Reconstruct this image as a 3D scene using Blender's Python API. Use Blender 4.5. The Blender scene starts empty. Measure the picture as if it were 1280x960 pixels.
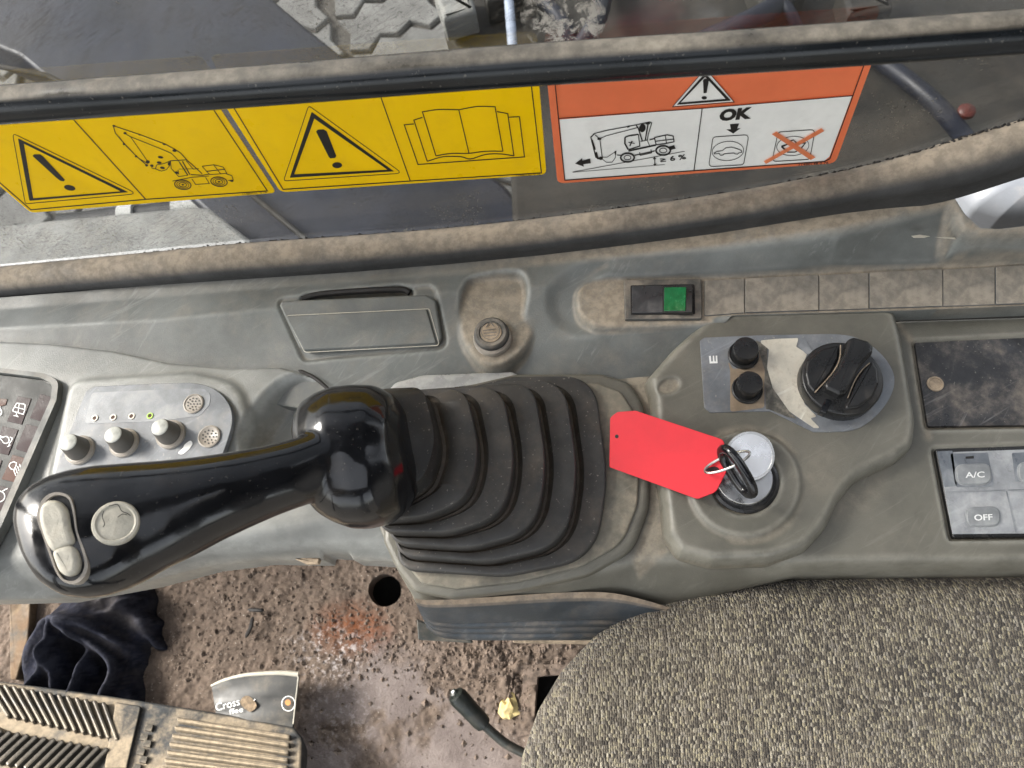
import bpy, math, random
import numpy as np
from mathutils import Vector, Matrix
from mathutils.bvhtree import BVHTree
R = math.radians
rng = np.random.RandomState(7)
random.seed(7)

# ------------------------------------------------------------------ camera, sky, sun, exposure
SC = bpy.context.scene
COL = SC.collection
F, CX, CY, CAMH = 961.0, 640.0, 480.0, 0.40
def _n(v): return np.asarray(v, float) / np.linalg.norm(v)
_d = _n([115., -390., 961.]); _x = np.array([7540., 233., -961.]); _x = _n(_x - _d * (_x @ _d))
_f = lambda v: np.array([v[0], v[1], -v[2]])
_X, _Z = _f(_x), _f(-_d); _Y = np.cross(_Z, _X)
M = np.array([_X, _Y, _Z])                      # world = M @ (right, up, back)
CAM = np.array([0., 0., CAMH])
cd = bpy.data.cameras.new('camera'); cam = bpy.data.objects.new('camera', cd); COL.objects.link(cam)
cd.sensor_width = 36; cd.lens = F / 1280 * 36; cd.clip_start = 0.01; cd.clip_end = 200
cam.matrix_world = Matrix([[*M[0], 0], [*M[1], 0], [*M[2], CAMH], [0, 0, 0, 1]])
SC.camera = cam
cd.dof.use_dof = True; cd.dof.focus_distance = .40; cd.dof.aperture_fstop = 24

SUN_EL, SUN_AZ = 40.0, 166.0                    # azimuth of the sun measured from +X, counter-clockwise
world = bpy.data.worlds.new('World'); SC.world = world; world.use_nodes = True
wn = world.node_tree; bg = wn.nodes['Background']
sky = wn.nodes.new('ShaderNodeTexSky'); sky.sky_type = 'NISHITA'; sky.sun_disc = False
sky.sun_elevation = R(SUN_EL); sky.sun_rotation = R(90 - SUN_AZ); sky.dust_density = 3.0; sky.air_density = 1.0; sky.ozone_density = 1.0
hs = wn.nodes.new('ShaderNodeHueSaturation'); hs.inputs['Saturation'].default_value = .30; wn.links.new(sky.outputs[0], hs.inputs['Color'])
wb = wn.nodes.new('ShaderNodeMix'); wb.data_type = 'RGBA'; wb.blend_type = 'MULTIPLY'; wb.inputs[0].default_value = 1; wn.links.new(hs.outputs[0], wb.inputs[6]); wb.inputs[7].default_value = (1, .985, .95, 1)
wn.links.new(wb.outputs[2], bg.inputs[0]); bg.inputs[1].default_value = 0.11
ld = bpy.data.lights.new('sun', 'SUN'); sun = bpy.data.objects.new('sun', ld); COL.objects.link(sun)
ld.energy = 1.5; ld.angle = R(18); ld.color = (1, .95, .87)
sv = Vector((math.cos(R(SUN_EL)) * math.cos(R(SUN_AZ)), math.cos(R(SUN_EL)) * math.sin(R(SUN_AZ)), math.sin(R(SUN_EL))))
sun.rotation_euler = sv.to_track_quat('Z', 'Y').to_euler()
SC.view_settings.view_transform = 'Standard'; SC.view_settings.look = 'None'
SC.view_settings.exposure = 2.4; SC.view_settings.gamma = 1
SC.render.engine = 'CYCLES'
SC.cycles.use_denoising = True
SC.cycles.max_bounces = 8; SC.cycles.diffuse_bounces = 4; SC.cycles.glossy_bounces = 4; SC.cycles.transparent_max_bounces = 12

# ------------------------------------------------------------------ rays
def ray(px, py): return M @ np.array([(px - CX) / F, -(py - CY) / F, -1.0])
def P(px, py, z=0.0):
    r = ray(px, py); return CAM + (z - CAMH) / r[2] * r
def PY(px, py, y):
    r = ray(px, py); return CAM + y / r[1] * r
def proj(w):
    c = M.T @ (np.asarray(w) - CAM); return CX + F * c[0] / -c[2], CY - F * c[1] / -c[2]
def mpp(w):                                      # metres per photo pixel at a point
    return float(-(M.T @ (np.asarray(w) - CAM))[2]) / F
class Pl:
    def __init__(s, o, u, n):
        s.o = np.asarray(o, float); s.n = _n(n); u = np.asarray(u, float); s.u = _n(u - s.n * (u @ s.n)); s.v = np.cross(s.n, s.u)
    def px(s, x, y):
        r = ray(x, y); t = ((s.o - CAM) @ s.n) / (r @ s.n); p = CAM + t * r - s.o
        return np.array([p @ s.u, p @ s.v])
    def w(s, a, h=0.0): return s.o + a[0] * s.u + a[1] * s.v + h * s.n
    def up(s, h): return Pl(s.o + h * s.n, s.u, s.n)
def PZ(z): return Pl((0, 0, z), (1, 0, 0), (0, 0, 1))
def P3(a, b, c):
    a, b, c = P(*a), P(*b), P(*c); n = np.cross(b - a, c - a); n = n if n[2] > 0 else -n
    return Pl(a, b - a, n)

# ------------------------------------------------------------------ objects
LOC = {}
def empty(name, label, cat, loc, group=None, kind=None):
    o = bpy.data.objects.new(name, None); COL.objects.link(o); o.location = [float(q) for q in loc]; o.empty_display_size = .01
    o['label'] = label
    o['category'] = cat
    if group: o['group'] = group
    LOC[o] = np.asarray(loc, float); return o
def tag(o, label=None, cat=None, group=None, kind=None):
    if label: o['label'] = label
    if cat: o['category'] = cat
    if group: o['group'] = group
    if kind: o['kind'] = kind
    return o
def obj(name, V, Fc, m, parent=None, smooth=True, sharp=40, at=None, label=None):
    V = np.asarray(V, float).reshape(-1, 3)
    c = V.mean(0) if at is None else np.asarray(at, float)
    me = bpy.data.meshes.new(name); me.from_pydata((V - c).tolist(), [], [list(map(int, f)) for f in Fc]); me.update()
    if smooth:
        me.shade_smooth()
        if sharp: me.set_sharp_from_angle(angle=R(sharp))
    o = bpy.data.objects.new(name, me); COL.objects.link(o)
    if m: me.materials.append(m)
    if parent is not None: o.parent = parent; o.location = (c - LOC[parent]).tolist()
    else: o.location = c.tolist()
    LOC[o] = c
    if label: o['label'] = label
    return o

# ------------------------------------------------------------------ 2-D shapes
def fillet(pts, n=7, r=None):
    out = []; N = len(pts); p = [np.array(q[:2], float) for q in pts]
    rr = [(q[2] if len(q) > 2 else (r or 0)) for q in pts]
    for i in range(N):
        a, b, c = p[i - 1], p[i], p[(i + 1) % N]
        if rr[i] <= 0: out.append(b); continue
        u, v = _n(a - b), _n(c - b); ang = math.acos(max(-1, min(1, u @ v)))
        t = min(rr[i] / max(math.tan(ang / 2), 1e-3), .48 * np.linalg.norm(a - b), .48 * np.linalg.norm(c - b))
        s, e = b + u * t, b + v * t
        for k in range(n + 1):
            q = k / n; out.append((1 - q) ** 2 * s + 2 * q * (1 - q) * b + q * q * e)
    return out
def spline(pts, n=8, closed=False):
    p = np.asarray(pts, float); N = len(p); out = []
    for i in range(N if closed else N - 1):
        g = lambda j: p[j % N] if closed else (p[j] if 0 <= j < N else (2 * p[0] - p[1] if j < 0 else 2 * p[-1] - p[-2]))
        a, b, c, d = g(i - 1), g(i), g(i + 1), g(i + 2)
        for k in range(n):
            t = k / n
            out.append(.5 * (2 * b + (c - a) * t + (2 * a - 5 * b + 4 * c - d) * t * t + (3 * b - a - 3 * c + d) * t ** 3))
    if not closed: out.append(p[-1])
    return np.array(out)
def ell(cx, cy, rx, ry, n=32, rot=0, a0=0, a1=360):
    full = abs(a1 - a0) >= 360; c, s = math.cos(R(rot)), math.sin(R(rot))
    out = []
    for k in range(n if full else n + 1):
        t = R(a0 + (a1 - a0) * k / n); x, y = rx * math.cos(t), ry * math.sin(t); out.append((cx + c * x - s * y, cy + s * x + c * y))
    return out
def ccw(uv):
    a = np.asarray(uv); x, y = a[:, 0], a[:, 1]
    return a if (x * np.roll(y, -1) - y * np.roll(x, -1)).sum() > 0 else a[::-1]
def inset(uv, d):
    a = np.asarray(uv); e = np.roll(a, -1, 0) - a; L = np.linalg.norm(e, axis=1, keepdims=True); e = e / np.maximum(L, 1e-9)
    nn = np.stack([-e[:, 1], e[:, 0]], 1); m = nn + np.roll(nn, 1, 0); q = np.maximum((m * m).sum(1, keepdims=True), .5)
    return a + 2 * m / q * d
def plate_uv(name, pl, uv, h0, h1, bev, m, parent=None, segs=3, cap=True, **k):
    uv = ccw(uv); n = len(uv); prof = [(0, h0)]
    if bev > 0:
        for i in range(segs + 1):
            t = i / segs * math.pi / 2; prof.append((bev * (1 - math.cos(t)), h1 - bev + bev * math.sin(t)))
    else: prof.append((0, h1))
    V = []; Fc = []
    for d, h in prof: V += [pl.w(q, h) for q in (inset(uv, d) if d > 0 else uv)]
    for j in range(len(prof) - 1):
        for i in range(n):
            a, b = j * n + i, j * n + (i + 1) % n; Fc.append((a, b, b + n, a + n))
    if cap: Fc.append(list(range((len(prof) - 1) * n, len(prof) * n)))
    Fc.append(list(range(n))[::-1])
    o = obj(name, V, Fc, m, parent, **k)
    for f in o.data.polygons:
        if len(f.vertices) > 4 or (n <= 4 and f.index >= len(Fc) - 2): f.use_smooth = False
    return o
def plate(name, pl, pts, h0, h1, bev, m, parent=None, r=None, **k):
    rs_ = [q[2] for q in pts if len(q) > 2 and q[2] > 0]
    if rs_ and bev > 0: bev = min(bev, .85 * min(rs_) * mpp(pl.w(pl.px(pts[0][0], pts[0][1]))))   # a bevel never wider than the tightest corner
    return plate_uv(name, pl, [pl.px(*q) for q in fillet(pts, r=r)], h0, h1, bev, m, parent, **k)
def ringplate(name, pl, outer, inner, h0, h1, m, parent=None, **k):
    """flat frame between two px outlines with the same number of points"""
    o = [pl.px(*q) for q in outer]; i = [pl.px(*q) for q in inner]; n = len(o); V = []; Fc = []
    bev = min(.0006, (h1 - h0) * .4)
    for uv, h in ((o, h0), (o, h1 - bev), ([a * .97 + b * .03 for a, b in zip(o, i)], h1), ([a * .1 + b * .9 for a, b in zip(o, i)], h1), (i, h1 - bev), (i, h0)): V += [pl.w(q, h) for q in uv]
    for j in range(5):
        for q in range(n): Fc.append((j * n + q, j * n + (q + 1) % n, (j + 1) * n + (q + 1) % n, (j + 1) * n + q))
    return obj(name, V, Fc, m, parent, **k)
def lathe(name, c, n, prof, m, parent=None, N=40, u=(1, 0, 0), **k):
    pl = Pl(c, u, n); V = []; Fc = []
    for r, h in prof: V += [pl.w((r * math.cos(2 * math.pi * i / N), r * math.sin(2 * math.pi * i / N)), h) for i in range(N)]
    for j in range(len(prof) - 1):
        for i in range(N): Fc.append((j * N + i, j * N + (i + 1) % N, (j + 1) * N + (i + 1) % N, (j + 1) * N + i))
    if prof[-1][0] > 0: Fc.append(list(range((len(prof) - 1) * N, len(prof) * N)))
    if prof[0][0] > 0: Fc.append(list(range(N))[::-1])
    return obj(name, V, Fc, m, parent, **k)
def sweep(name, pts, r, m, parent=None, N=16, flat=1.0, up=(0, 0, 1), closed=False, **k):
    """tube along pts; r scalar or per-point; flat scales the section along the side vector"""
    p = np.asarray(pts, float); n = len(p); r = np.full(n, r) if np.isscalar(r) else np.asarray(r)
    V = []; Fc = []
    for i in range(n):
        t = _n(p[(i + 1) % n] - p[i - 1]) if closed else _n(p[min(i + 1, n - 1)] - p[max(i - 1, 0)])
        s = np.cross(t, up); s = _n(s) if np.linalg.norm(s) > 1e-6 else _n(np.cross(t, (0, 1, .1))); w = np.cross(s, t)
        V += [p[i] + r[i] * (flat * s * math.cos(2 * math.pi * q / N) + w * math.sin(2 * math.pi * q / N)) for q in range(N)]
    for i in range(n if closed else n - 1):
        for q in range(N): Fc.append((i * N + q, i * N + (q + 1) % N, ((i + 1) % n) * N + (q + 1) % N, ((i + 1) % n) * N + q))
    if not closed: Fc += [list(range(N))[::-1], list(range((n - 1) * N, n * N))]
    return obj(name, V, Fc, m, parent, **k)
def loftgrid(name, rows, m, parent=None, closed=False, caps=False, **k):
    rows = [np.asarray(q, float) for q in rows]; n = len(rows[0]); V = np.concatenate(rows); Fc = []
    for j in range(len(rows) - 1):
        for i in range(n if closed else n - 1):
            a, b = j * n + i, j * n + (i + 1) % n; Fc.append((a, b, b + n, a + n))
    if caps: Fc += [list(range(n))[::-1], list(range((len(rows) - 1) * n, len(rows) * n))]
    return obj(name, V, Fc, m, parent, **k)
def box(name, c, s, m, parent=None, rz=0, bev=0, ry=0, **k):
    c = np.asarray(c, float); a = np.array([math.cos(R(rz)), math.sin(R(rz)), 0])
    pl = Pl(c - np.array([0, 0, s[2] / 2]), a, (0, 0, 1))
    uv = [(-s[0] / 2, -s[1] / 2), (s[0] / 2, -s[1] / 2), (s[0] / 2, s[1] / 2), (-s[0] / 2, s[1] / 2)]
    return plate_uv(name, pl, uv, 0, s[2], bev, m, parent, **k)
class Ink:
    """flat print: strokes and fills given in photo pixels, laid on a plane"""
    def __init__(s, pl, h=.0004, tf=None):
        s.pl, s.h, s.V, s.F, s.k, s.tf = pl, h, [], [], 0, tf or (lambda x, y: (x, y))
    def _add(s, pts, Fc):
        b = len(s.V); h = s.h + s.k * 4e-6; s.k += 1
        s.V += [s.pl.w(s.pl.px(*q), h) for q in pts]; s.F += [[b + i for i in f] for f in Fc]
    def poly(s, pts): pts = [s.tf(*q) for q in pts]; s._add(pts, [list(range(len(pts)))])
    def line(s, pts, w=1.0, closed=False):
        w = w * abs(s.tf(1, 0)[0] - s.tf(0, 0)[0])      # width in the units of the points
        p = np.array([s.tf(*q) for q in pts], float); n = len(p)
        e = (np.roll(p, -1, 0) - p); e /= np.maximum(np.linalg.norm(e, axis=1, keepdims=True), 1e-6)
        nn = np.stack([-e[:, 1], e[:, 0]], 1); prev = np.roll(nn, 1, 0)
        if not closed: prev[0] = nn[0]; nn[-1] = nn[-2]; prev[-1] = nn[-2]
        m = nn + prev; q = np.maximum((m * m).sum(1, keepdims=True), .6); o = 2 * m / q * w / 2
        pts = np.concatenate([p + o, p - o])
        s._add(pts, [(i, (i + 1) % n, n + (i + 1) % n, n + i) for i in range(n if closed else n - 1)])
    def ring(s, outer, inner):
        n = len(outer); s._add([s.tf(*q) for q in list(outer) + list(inner)], [(i, (i + 1) % n, n + (i + 1) % n, n + i) for i in range(n)])
    def text(s, body, bl, br, tl, bold=0.0):
        cu = bpy.data.curves.new('t', 'FONT'); cu.body = body; cu.offset = bold; cu.resolution_u = 3
        o = bpy.data.objects.new('t', cu); COL.objects.link(o); bpy.context.view_layer.update()
        dg = bpy.context.evaluated_depsgraph_get(); me = bpy.data.meshes.new_from_object(o.evaluated_get(dg))
        v = np.array([q.co[:2] for q in me.vertices]); lo, hi = v.min(0), v.max(0); v = (v - lo) / (hi - lo)
        bl, br, tl = [np.array(q, float) for q in (bl, br, tl)]
        s._add([bl + a * (br - bl) + b * (tl - bl) for a, b in v], [list(f.vertices) for f in me.polygons])
        bpy.data.objects.remove(o); bpy.data.curves.remove(cu); bpy.data.meshes.remove(me)
    def build(s, name, m, parent, **k): return obj(name, s.V, s.F, m, parent, smooth=False, **k)

# ------------------------------------------------------------------ moulded relief sheets
def seg_dist(pts, X, Y, closed=True):
    """distance to polyline, and nearest point"""
    p = np.asarray(pts, float)[:, :2]; best = np.full(X.shape, 1e9); bx = np.zeros_like(X); by = np.zeros_like(X)
    for i in range(len(p) if closed else len(p) - 1):
        a, b = p[i], p[(i + 1) % len(p)]; d = b - a; L = d @ d
        if L < 1e-14: continue
        t = np.clip(((X - a[0]) * d[0] + (Y - a[1]) * d[1]) / L, 0, 1); qx, qy = a[0] + t * d[0], a[1] + t * d[1]
        q = (X - qx) ** 2 + (Y - qy) ** 2; w = q < best; best = np.where(w, q, best); bx = np.where(w, qx, bx); by = np.where(w, qy, by)
    return np.sqrt(best), bx, by
def inside(pts, X, Y):
    p = np.asarray(pts, float)[:, :2]; c = np.zeros(X.shape, bool)
    for i in range(len(p)):
        (x1, y1), (x2, y2) = p[i - 1], p[i]
        if y1 == y2: continue
        c ^= ((y1 > Y) != (y2 > Y)) & (X < (x2 - x1) * (Y - y1) / (y2 - y1) + x1)
    return c
def sdf(pts, X, Y):
    d, bx, by = seg_dist(pts, X, Y); return np.where(inside(pts, X, Y), -d, d), bx, by
def sstep(a, b, x):
    t = np.clip((x - a) / (b - a), 0, 1); return t * t * (3 - 2 * t)
def vnoise(X, Y, sc, seed=0, octv=4):
    out = 0; amp = 1; tot = 0
    for o in range(octv):
        r = np.random.RandomState(seed + o); g = r.rand(64, 64); x, y = X * sc + 31.7 * o, Y * sc + 17.3 * o
        xi, yi = np.floor(x).astype(int), np.floor(y).astype(int); fx, fy = x - xi, y - yi; fx = fx * fx * (3 - 2 * fx); fy = fy * fy * (3 - 2 * fy)
        q = lambda i, j: g[(xi + i) % 64, (yi + j) % 64]
        out = out + amp * ((q(0, 0) * (1 - fx) + q(1, 0) * fx) * (1 - fy) + (q(0, 1) * (1 - fx) + q(1, 1) * fx) * fy); tot += amp; amp *= .5; sc *= 2.07
    return out / tot
class HF:
    def __init__(s, x0, x1, y0, y1, res):
        s.res = res; s.xs = np.arange(x0, x1, res); s.ys = np.arange(y0, y1, res); s.X, s.Y = np.meshgrid(s.xs, s.ys, indexing='ij'); s.Z = np.zeros_like(s.X); s.D = np.zeros_like(s.X)
    def curves(s, cs):
        cy, cz = [], []
        for c in cs:
            c = np.array(sorted([tuple(q) for q in c])); cy.append(np.interp(s.xs, c[:, 0], c[:, 1])); cz.append(np.interp(s.xs, c[:, 0], c[:, 2]))
        cy, cz = np.array(cy), np.array(cz)
        for i in range(len(s.xs)):
            o = np.argsort(cy[:, i]); s.Z[i] = np.interp(s.ys, cy[o, i], cz[o, i])
    def blur(s, mm, A=None, mask=None):
        A = s.Z if A is None else A; sg = mm / 1000 / s.res; k = max(1, int(3 * sg)); w = np.exp(-.5 * (np.arange(-k, k + 1) / sg) ** 2); w /= w.sum()
        B = np.pad(A, k, mode='edge'); n0, n1 = A.shape
        T = sum(w[i] * B[i:i + n0] for i in range(2 * k + 1)); T = sum(w[i] * T[:, i:i + n1] for i in range(2 * k + 1)); return T
    def mask(s, wpts, soft=0.0):
        d, _, _ = sdf(wpts, s.X, s.Y)
        return (d < 0).astype(float) if soft <= 0 else 1 - sstep(-soft, soft, d)
    def build(s, name, outline, m, parent=None, skirt=.01, edge=0.0, holes=(), auto=.5, **k):
        """clip to outline (world xy), round the rim, hang a skirt"""
        d, bx, by = sdf(outline, s.X, s.Y); rim = d.copy()
        for hpoly in holes:
            dh, hx, hy = sdf(hpoly, s.X, s.Y); w = -dh > d; d = np.where(w, -dh, d); bx = np.where(w, hx, bx); by = np.where(w, hy, by)
        Z = s.Z.copy()
        if edge > 0:
            q = np.clip(edge + rim, 0, edge); Z -= edge - np.sqrt(np.maximum(edge ** 2 - q ** 2, 0))
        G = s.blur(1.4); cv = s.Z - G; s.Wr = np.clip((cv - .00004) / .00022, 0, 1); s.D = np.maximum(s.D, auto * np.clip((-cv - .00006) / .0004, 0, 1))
        ins = d < 0; keep = ins[:-1, :-1] | ins[1:, :-1] | ins[1:, 1:] | ins[:-1, 1:]
        far = s.res * 1.5; mx = np.maximum.reduce([d[:-1, :-1], d[1:, :-1], d[1:, 1:], d[:-1, 1:]]); keep &= mx < far
        Xn = np.where(d > 0, bx, s.X); Yn = np.where(d > 0, by, s.Y)
        nx, ny = s.X.shape; idx = np.arange(nx * ny).reshape(nx, ny)
        a, b, c, e = idx[:-1, :-1][keep], idx[1:, :-1][keep], idx[1:, 1:][keep], idx[:-1, 1:][keep]
        Q = np.stack([a, b, c, e], 1); used = np.unique(Q); rem = np.full(nx * ny, -1); rem[used] = np.arange(len(used)); Q = rem[Q]
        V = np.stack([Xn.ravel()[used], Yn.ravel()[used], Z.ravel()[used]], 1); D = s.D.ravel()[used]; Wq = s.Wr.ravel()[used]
        n0 = len(V); Fc = Q
        if skirt > 0:
            E = np.concatenate([Q[:, [0, 1]], Q[:, [1, 2]], Q[:, [2, 3]], Q[:, [3, 0]]]); key = np.sort(E, 1); kk = key[:, 0].astype(np.int64) * n0 + key[:, 1]
            u, inv, cnt = np.unique(kk, return_inverse=True, return_counts=True); Bd = E[cnt[inv] == 1]
            bv = np.unique(Bd); m1 = np.full(n0, -1); m1[bv] = np.arange(len(bv)); nb = len(bv)
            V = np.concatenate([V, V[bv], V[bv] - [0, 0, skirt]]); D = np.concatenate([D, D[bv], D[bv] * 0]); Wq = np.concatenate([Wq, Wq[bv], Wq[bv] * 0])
            A, B = m1[Bd[:, 0]], m1[Bd[:, 1]]
            Fc = np.concatenate([Q, np.stack([B + n0, A + n0, A + n0 + nb, B + n0 + nb], 1)])
        o = obj(name, V, Fc, m, parent, sharp=None, **k)
        at = o.data.attributes.new('dust', 'FLOAT', 'POINT'); at.data.foreach_set('value', D.astype(np.float32))
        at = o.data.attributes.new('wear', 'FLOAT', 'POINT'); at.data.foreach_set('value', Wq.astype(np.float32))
        return o
def W2(pts, z=None): return [(P(q[0], q[1], q[2] if len(q) > 2 else z))[:2] for q in pts]

# ------------------------------------------------------------------ materials
class NT:
    def __init__(s, name):
        s.m = bpy.data.materials.new(name); s.m.use_nodes = True; s.t = s.m.node_tree; s.b = s.t.nodes['Principled BSDF']; s.out = s.t.nodes['Material Output']
        s.co = s.n('ShaderNodeTexCoord').outputs['Object']
    def n(s, ty, **k):
        q = s.t.nodes.new(ty)
        for a, v in k.items(): setattr(q, a, v)
        return q
    def l(s, a, b): s.t.links.new(a, b)
    def v(s, sock, val):
        if hasattr(val, 'is_linked') or isinstance(val, bpy.types.NodeSocket): s.l(val, sock)
        else: sock.default_value = val
    def noise(s, sc, det=5, rough=.6, co=None, dist=0):
        q = s.n('ShaderNodeTexNoise'); q.inputs['Scale'].default_value = sc; q.inputs['Detail'].default_value = det; q.inputs['Roughness'].default_value = rough; q.inputs['Distortion'].default_value = dist
        s.l(co or s.co, q.inputs['Vector']); return q.outputs['Fac']
    def map(s, scale=(1, 1, 1), rot=(0, 0, 0), loc=(0, 0, 0)):
        if any(rot):
            q0 = s.n('ShaderNodeMapping'); q0.inputs['Rotation'].default_value = rot; s.l(s.co, q0.inputs['Vector']); q = s.n('ShaderNodeMapping'); q.inputs['Scale'].default_value = scale; q.inputs['Location'].default_value = loc; s.l(q0.outputs[0], q.inputs['Vector']); return q.outputs[0]
        q = s.n('ShaderNodeMapping'); q.inputs['Scale'].default_value = scale; q.inputs['Rotation'].default_value = rot; q.inputs['Location'].default_value = loc; s.l(s.co, q.inputs['Vector']); return q.outputs[0]
    def rng(s, x, a, b, c=0., d=1.):
        q = s.n('ShaderNodeMapRange'); q.interpolation_type = 'SMOOTHSTEP'; s.l(x, q.inputs[0])
        for i, w in enumerate((a, b, c, d)): q.inputs[i + 1].default_value = w
        return q.outputs[0]
    def math(s, op, a, b=0.0):
        q = s.n('ShaderNodeMath', operation=op); s.v(q.inputs[0], a); s.v(q.inputs[1], b); return q.outputs[0]
    def mix(s, f, a, b):
        q = s.n('ShaderNodeMix', data_type='RGBA'); s.v(q.inputs[0], f)
        s.v(q.inputs[6], a if not isinstance(a, tuple) else (*a, 1)); s.v(q.inputs[7], b if not isinstance(b, tuple) else (*b, 1)); return q.outputs[2]
    def bump(s, h, st=.3, dist=.001, nrm=None):
        q = s.n('ShaderNodeBump'); q.inputs['Strength'].default_value = st; q.inputs['Distance'].default_value = dist; s.l(h, q.inputs['Height'])
        if nrm: s.l(nrm, q.inputs['Normal'])
        return q.outputs[0]
    def upness(s, a=.3, b=1.):
        g = s.n('ShaderNodeNewGeometry'); x = s.n('ShaderNodeSeparateXYZ'); s.l(g.outputs['Normal'], x.inputs[0]); return s.rng(x.outputs['Z'], a, b)
    def attr(s, name='dust'): return s.n('ShaderNodeAttribute', attribute_name=name).outputs['Fac']
TAN = (.37, .285, .20)
def mk(name, base, rough=.5, metal=0, var=.25, vs=40, dust=0, dcol=TAN, dth=(.42, .65), dsc=45, grain=.15, gs=1400, scratch=0, scol=None, spec=.5, upl=.2, uph=1., coat=0, attr=True, rv=.12, speck=0):
    t = NT(name); b = t.b
    base = tuple(base); lo = tuple(c * (1 - var) for c in base); hi = tuple(min(1, c * (1 + var)) for c in base)
    c = t.mix(t.rng(t.noise(vs, 6, .65), .32, .68), lo, hi)
    if scratch > 0:
        s1 = t.rng(t.noise(1, 4, .7, t.map((330, 22, 90), (0, 0, R(62)))), .56, .70)
        s2 = t.rng(t.noise(1, 4, .7, t.map((280, 18, 90), (0, 0, R(35)), (3, 7, 1))), .57, .71)
        area = t.rng(t.noise(14, 3), .4, .65)
        s_ = t.math('MULTIPLY', t.math('MULTIPLY', t.math('MAXIMUM', s1, s2), area), scratch)
        c = t.mix(s_, c, scol or tuple(min(1, q * 1.9 + .04) for q in base))
    if attr:
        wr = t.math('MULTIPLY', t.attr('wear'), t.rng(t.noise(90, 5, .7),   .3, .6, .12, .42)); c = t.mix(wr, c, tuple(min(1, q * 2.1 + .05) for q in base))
    if speck > 0:
        c = t.mix(t.math('MULTIPLY', t.rng(t.noise(600, 3, .5), .66, .72), speck), c, (.55, .5, .42))
    r_ = t.rng(t.noise(vs * 1.7, 5), .3, .7, max(.02, rough - rv), min(1, rough + rv))
    if dust > 0 or attr:
        dn = t.rng(t.noise(dsc, 8, .68), dth[0], dth[1])
        d = t.math('MULTIPLY', t.math('MULTIPLY', dn, t.upness(upl, uph)), dust)
        if attr:
            a = t.attr(); a2 = t.math('MULTIPLY', a, t.rng(t.noise(70, 8, .7), .25, .55, .45, 1.)); d = t.math('MAXIMUM', d, a2)
        dc = t.mix(t.rng(t.noise(160, 5, .7), .35, .65), tuple(q * .72 for q in dcol), tuple(min(1, q * 1.12) for q in dcol))
        c = t.mix(d, c, dc); r_ = t.rng(d, 0, .6, 0, 1) if False else t.math('MAXIMUM', r_, t.math('MULTIPLY', d, .9))
    t.l(c, b.inputs['Base Color']); t.l(r_, b.inputs['Roughness']); b.inputs['Metallic'].default_value = metal
    b.inputs['Specular IOR Level'].default_value = spec
    if coat: b.inputs['Coat Weight'].default_value = coat; b.inputs['Coat Roughness'].default_value = .08
    if grain: t.l(t.bump(t.noise(gs, 4, .6), grain, .0006), b.inputs['Normal'])
    return t.m
MT = {}
MT['slate'] = mk('slate_plastic', (.122, .129, .122), .48, dust=.35, dth=(.42, .85), grain=.3, scratch=.45, vs=16, dcol=(.33, .275, .205))
MT['front'] = mk('front_grey_plastic', (.185, .19, .18), .45, grain=.3, dust=.35, dth=(.45, .85), scratch=.4, vs=14, dcol=(.36, .34, .30), spec=.6)
MT['olive'] = mk('olive_grey_plastic', (.122, .116, .094), .40, grain=.3, dust=.3, dth=(.45, .9), scratch=.3, vs=13, dcol=(.27, .235, .18), spec=.55)
MT['skirt'] = mk('blue_slate_plastic', (.042, .052, .062), .4, dust=.35, scratch=.5, scol=(.25, .26, .27), vs=30)
MT['rubber'] = mk('black_rubber', (.034, .0333, .032), .55, spec=.4, dust=.3, dth=(.42, .72), dcol=(.15, .115, .08), dsc=35, grain=.2, gs=2200, rv=.08, speck=.25)
MT['gloss'] = mk('glossy_black_plastic', (.006, .0065, .008), .15, var=.2, vs=60, grain=.05, gs=260, rv=.07, attr=False, spec=.55, speck=.05, dust=.05, dth=(.5, .75), scratch=.04, scol=(.2, .2, .2))
MT['blackpl'] = mk('satin_black_plastic', (.014, .014, .014), .32, grain=.08, dust=.35, dth=(.52, .8), dcol=(.18, .15, .12), rv=.1)
MT['barblack'] = mk('black_enamel', (.009, .011, .013), .2, grain=.04, dust=.9, dth=(.18, .72), dcol=(.36, .315, .25), dsc=26, upl=.76, uph=.965, rv=.05, speck=.12, spec=.4)
MT['seal'] = mk('dusty_rubber_seal', (.035, .035, .035), .7, dust=.95, dth=(.05, .66), dcol=(.30, .245, .18), dsc=30, upl=.40, uph=.96, grain=.4, gs=900)
MT['white'] = mk('worn_white_coating', (.62, .62, .58), .5, var=.12, dust=.3, dcol=(.4, .36, .3))
MT['cream'] = mk('worn_cream_paint', (.50, .47, .39), .45, var=.16, vs=160, dust=.45, dcol=(.26, .22, .16), dsc=150, dth=(.5, .72), grain=.5, gs=500)
MT['greyring'] = mk('grey_bezel', (.33, .30, .26), .4, dust=.5, dcol=(.2, .16, .12))
MT['knob'] = mk('brown_grey_knob', (.10, .092, .08), .5, dust=.6, dcol=(.2, .17, .13), dth=(.4, .7), gs=900)
MT['knobcap'] = mk('pale_knob_cap', (.42, .43, .40), .4, dust=.3, dcol=(.3, .28, .24), vs=200)
MT['label'] = mk('blue_grey_label', (.165, .176, .19), .4, spec=.3, dust=.5, dth=(.45, .75), dcol=(.33, .31, .28), scratch=.35, vs=35, speck=.3)
MT['label2'] = mk('pale_blue_label', (.22, .232, .246), .4, spec=.3, dust=.4, dth=(.45, .75), dcol=(.40, .38, .35), scratch=.3, vs=50)
MT['screen'] = mk('grey_screen_glass', (.06, .062, .06), .35, spec=.1, dust=.06, dcol=(.22, .21, .19), scratch=.2, dth=(.5, .8))
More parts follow.
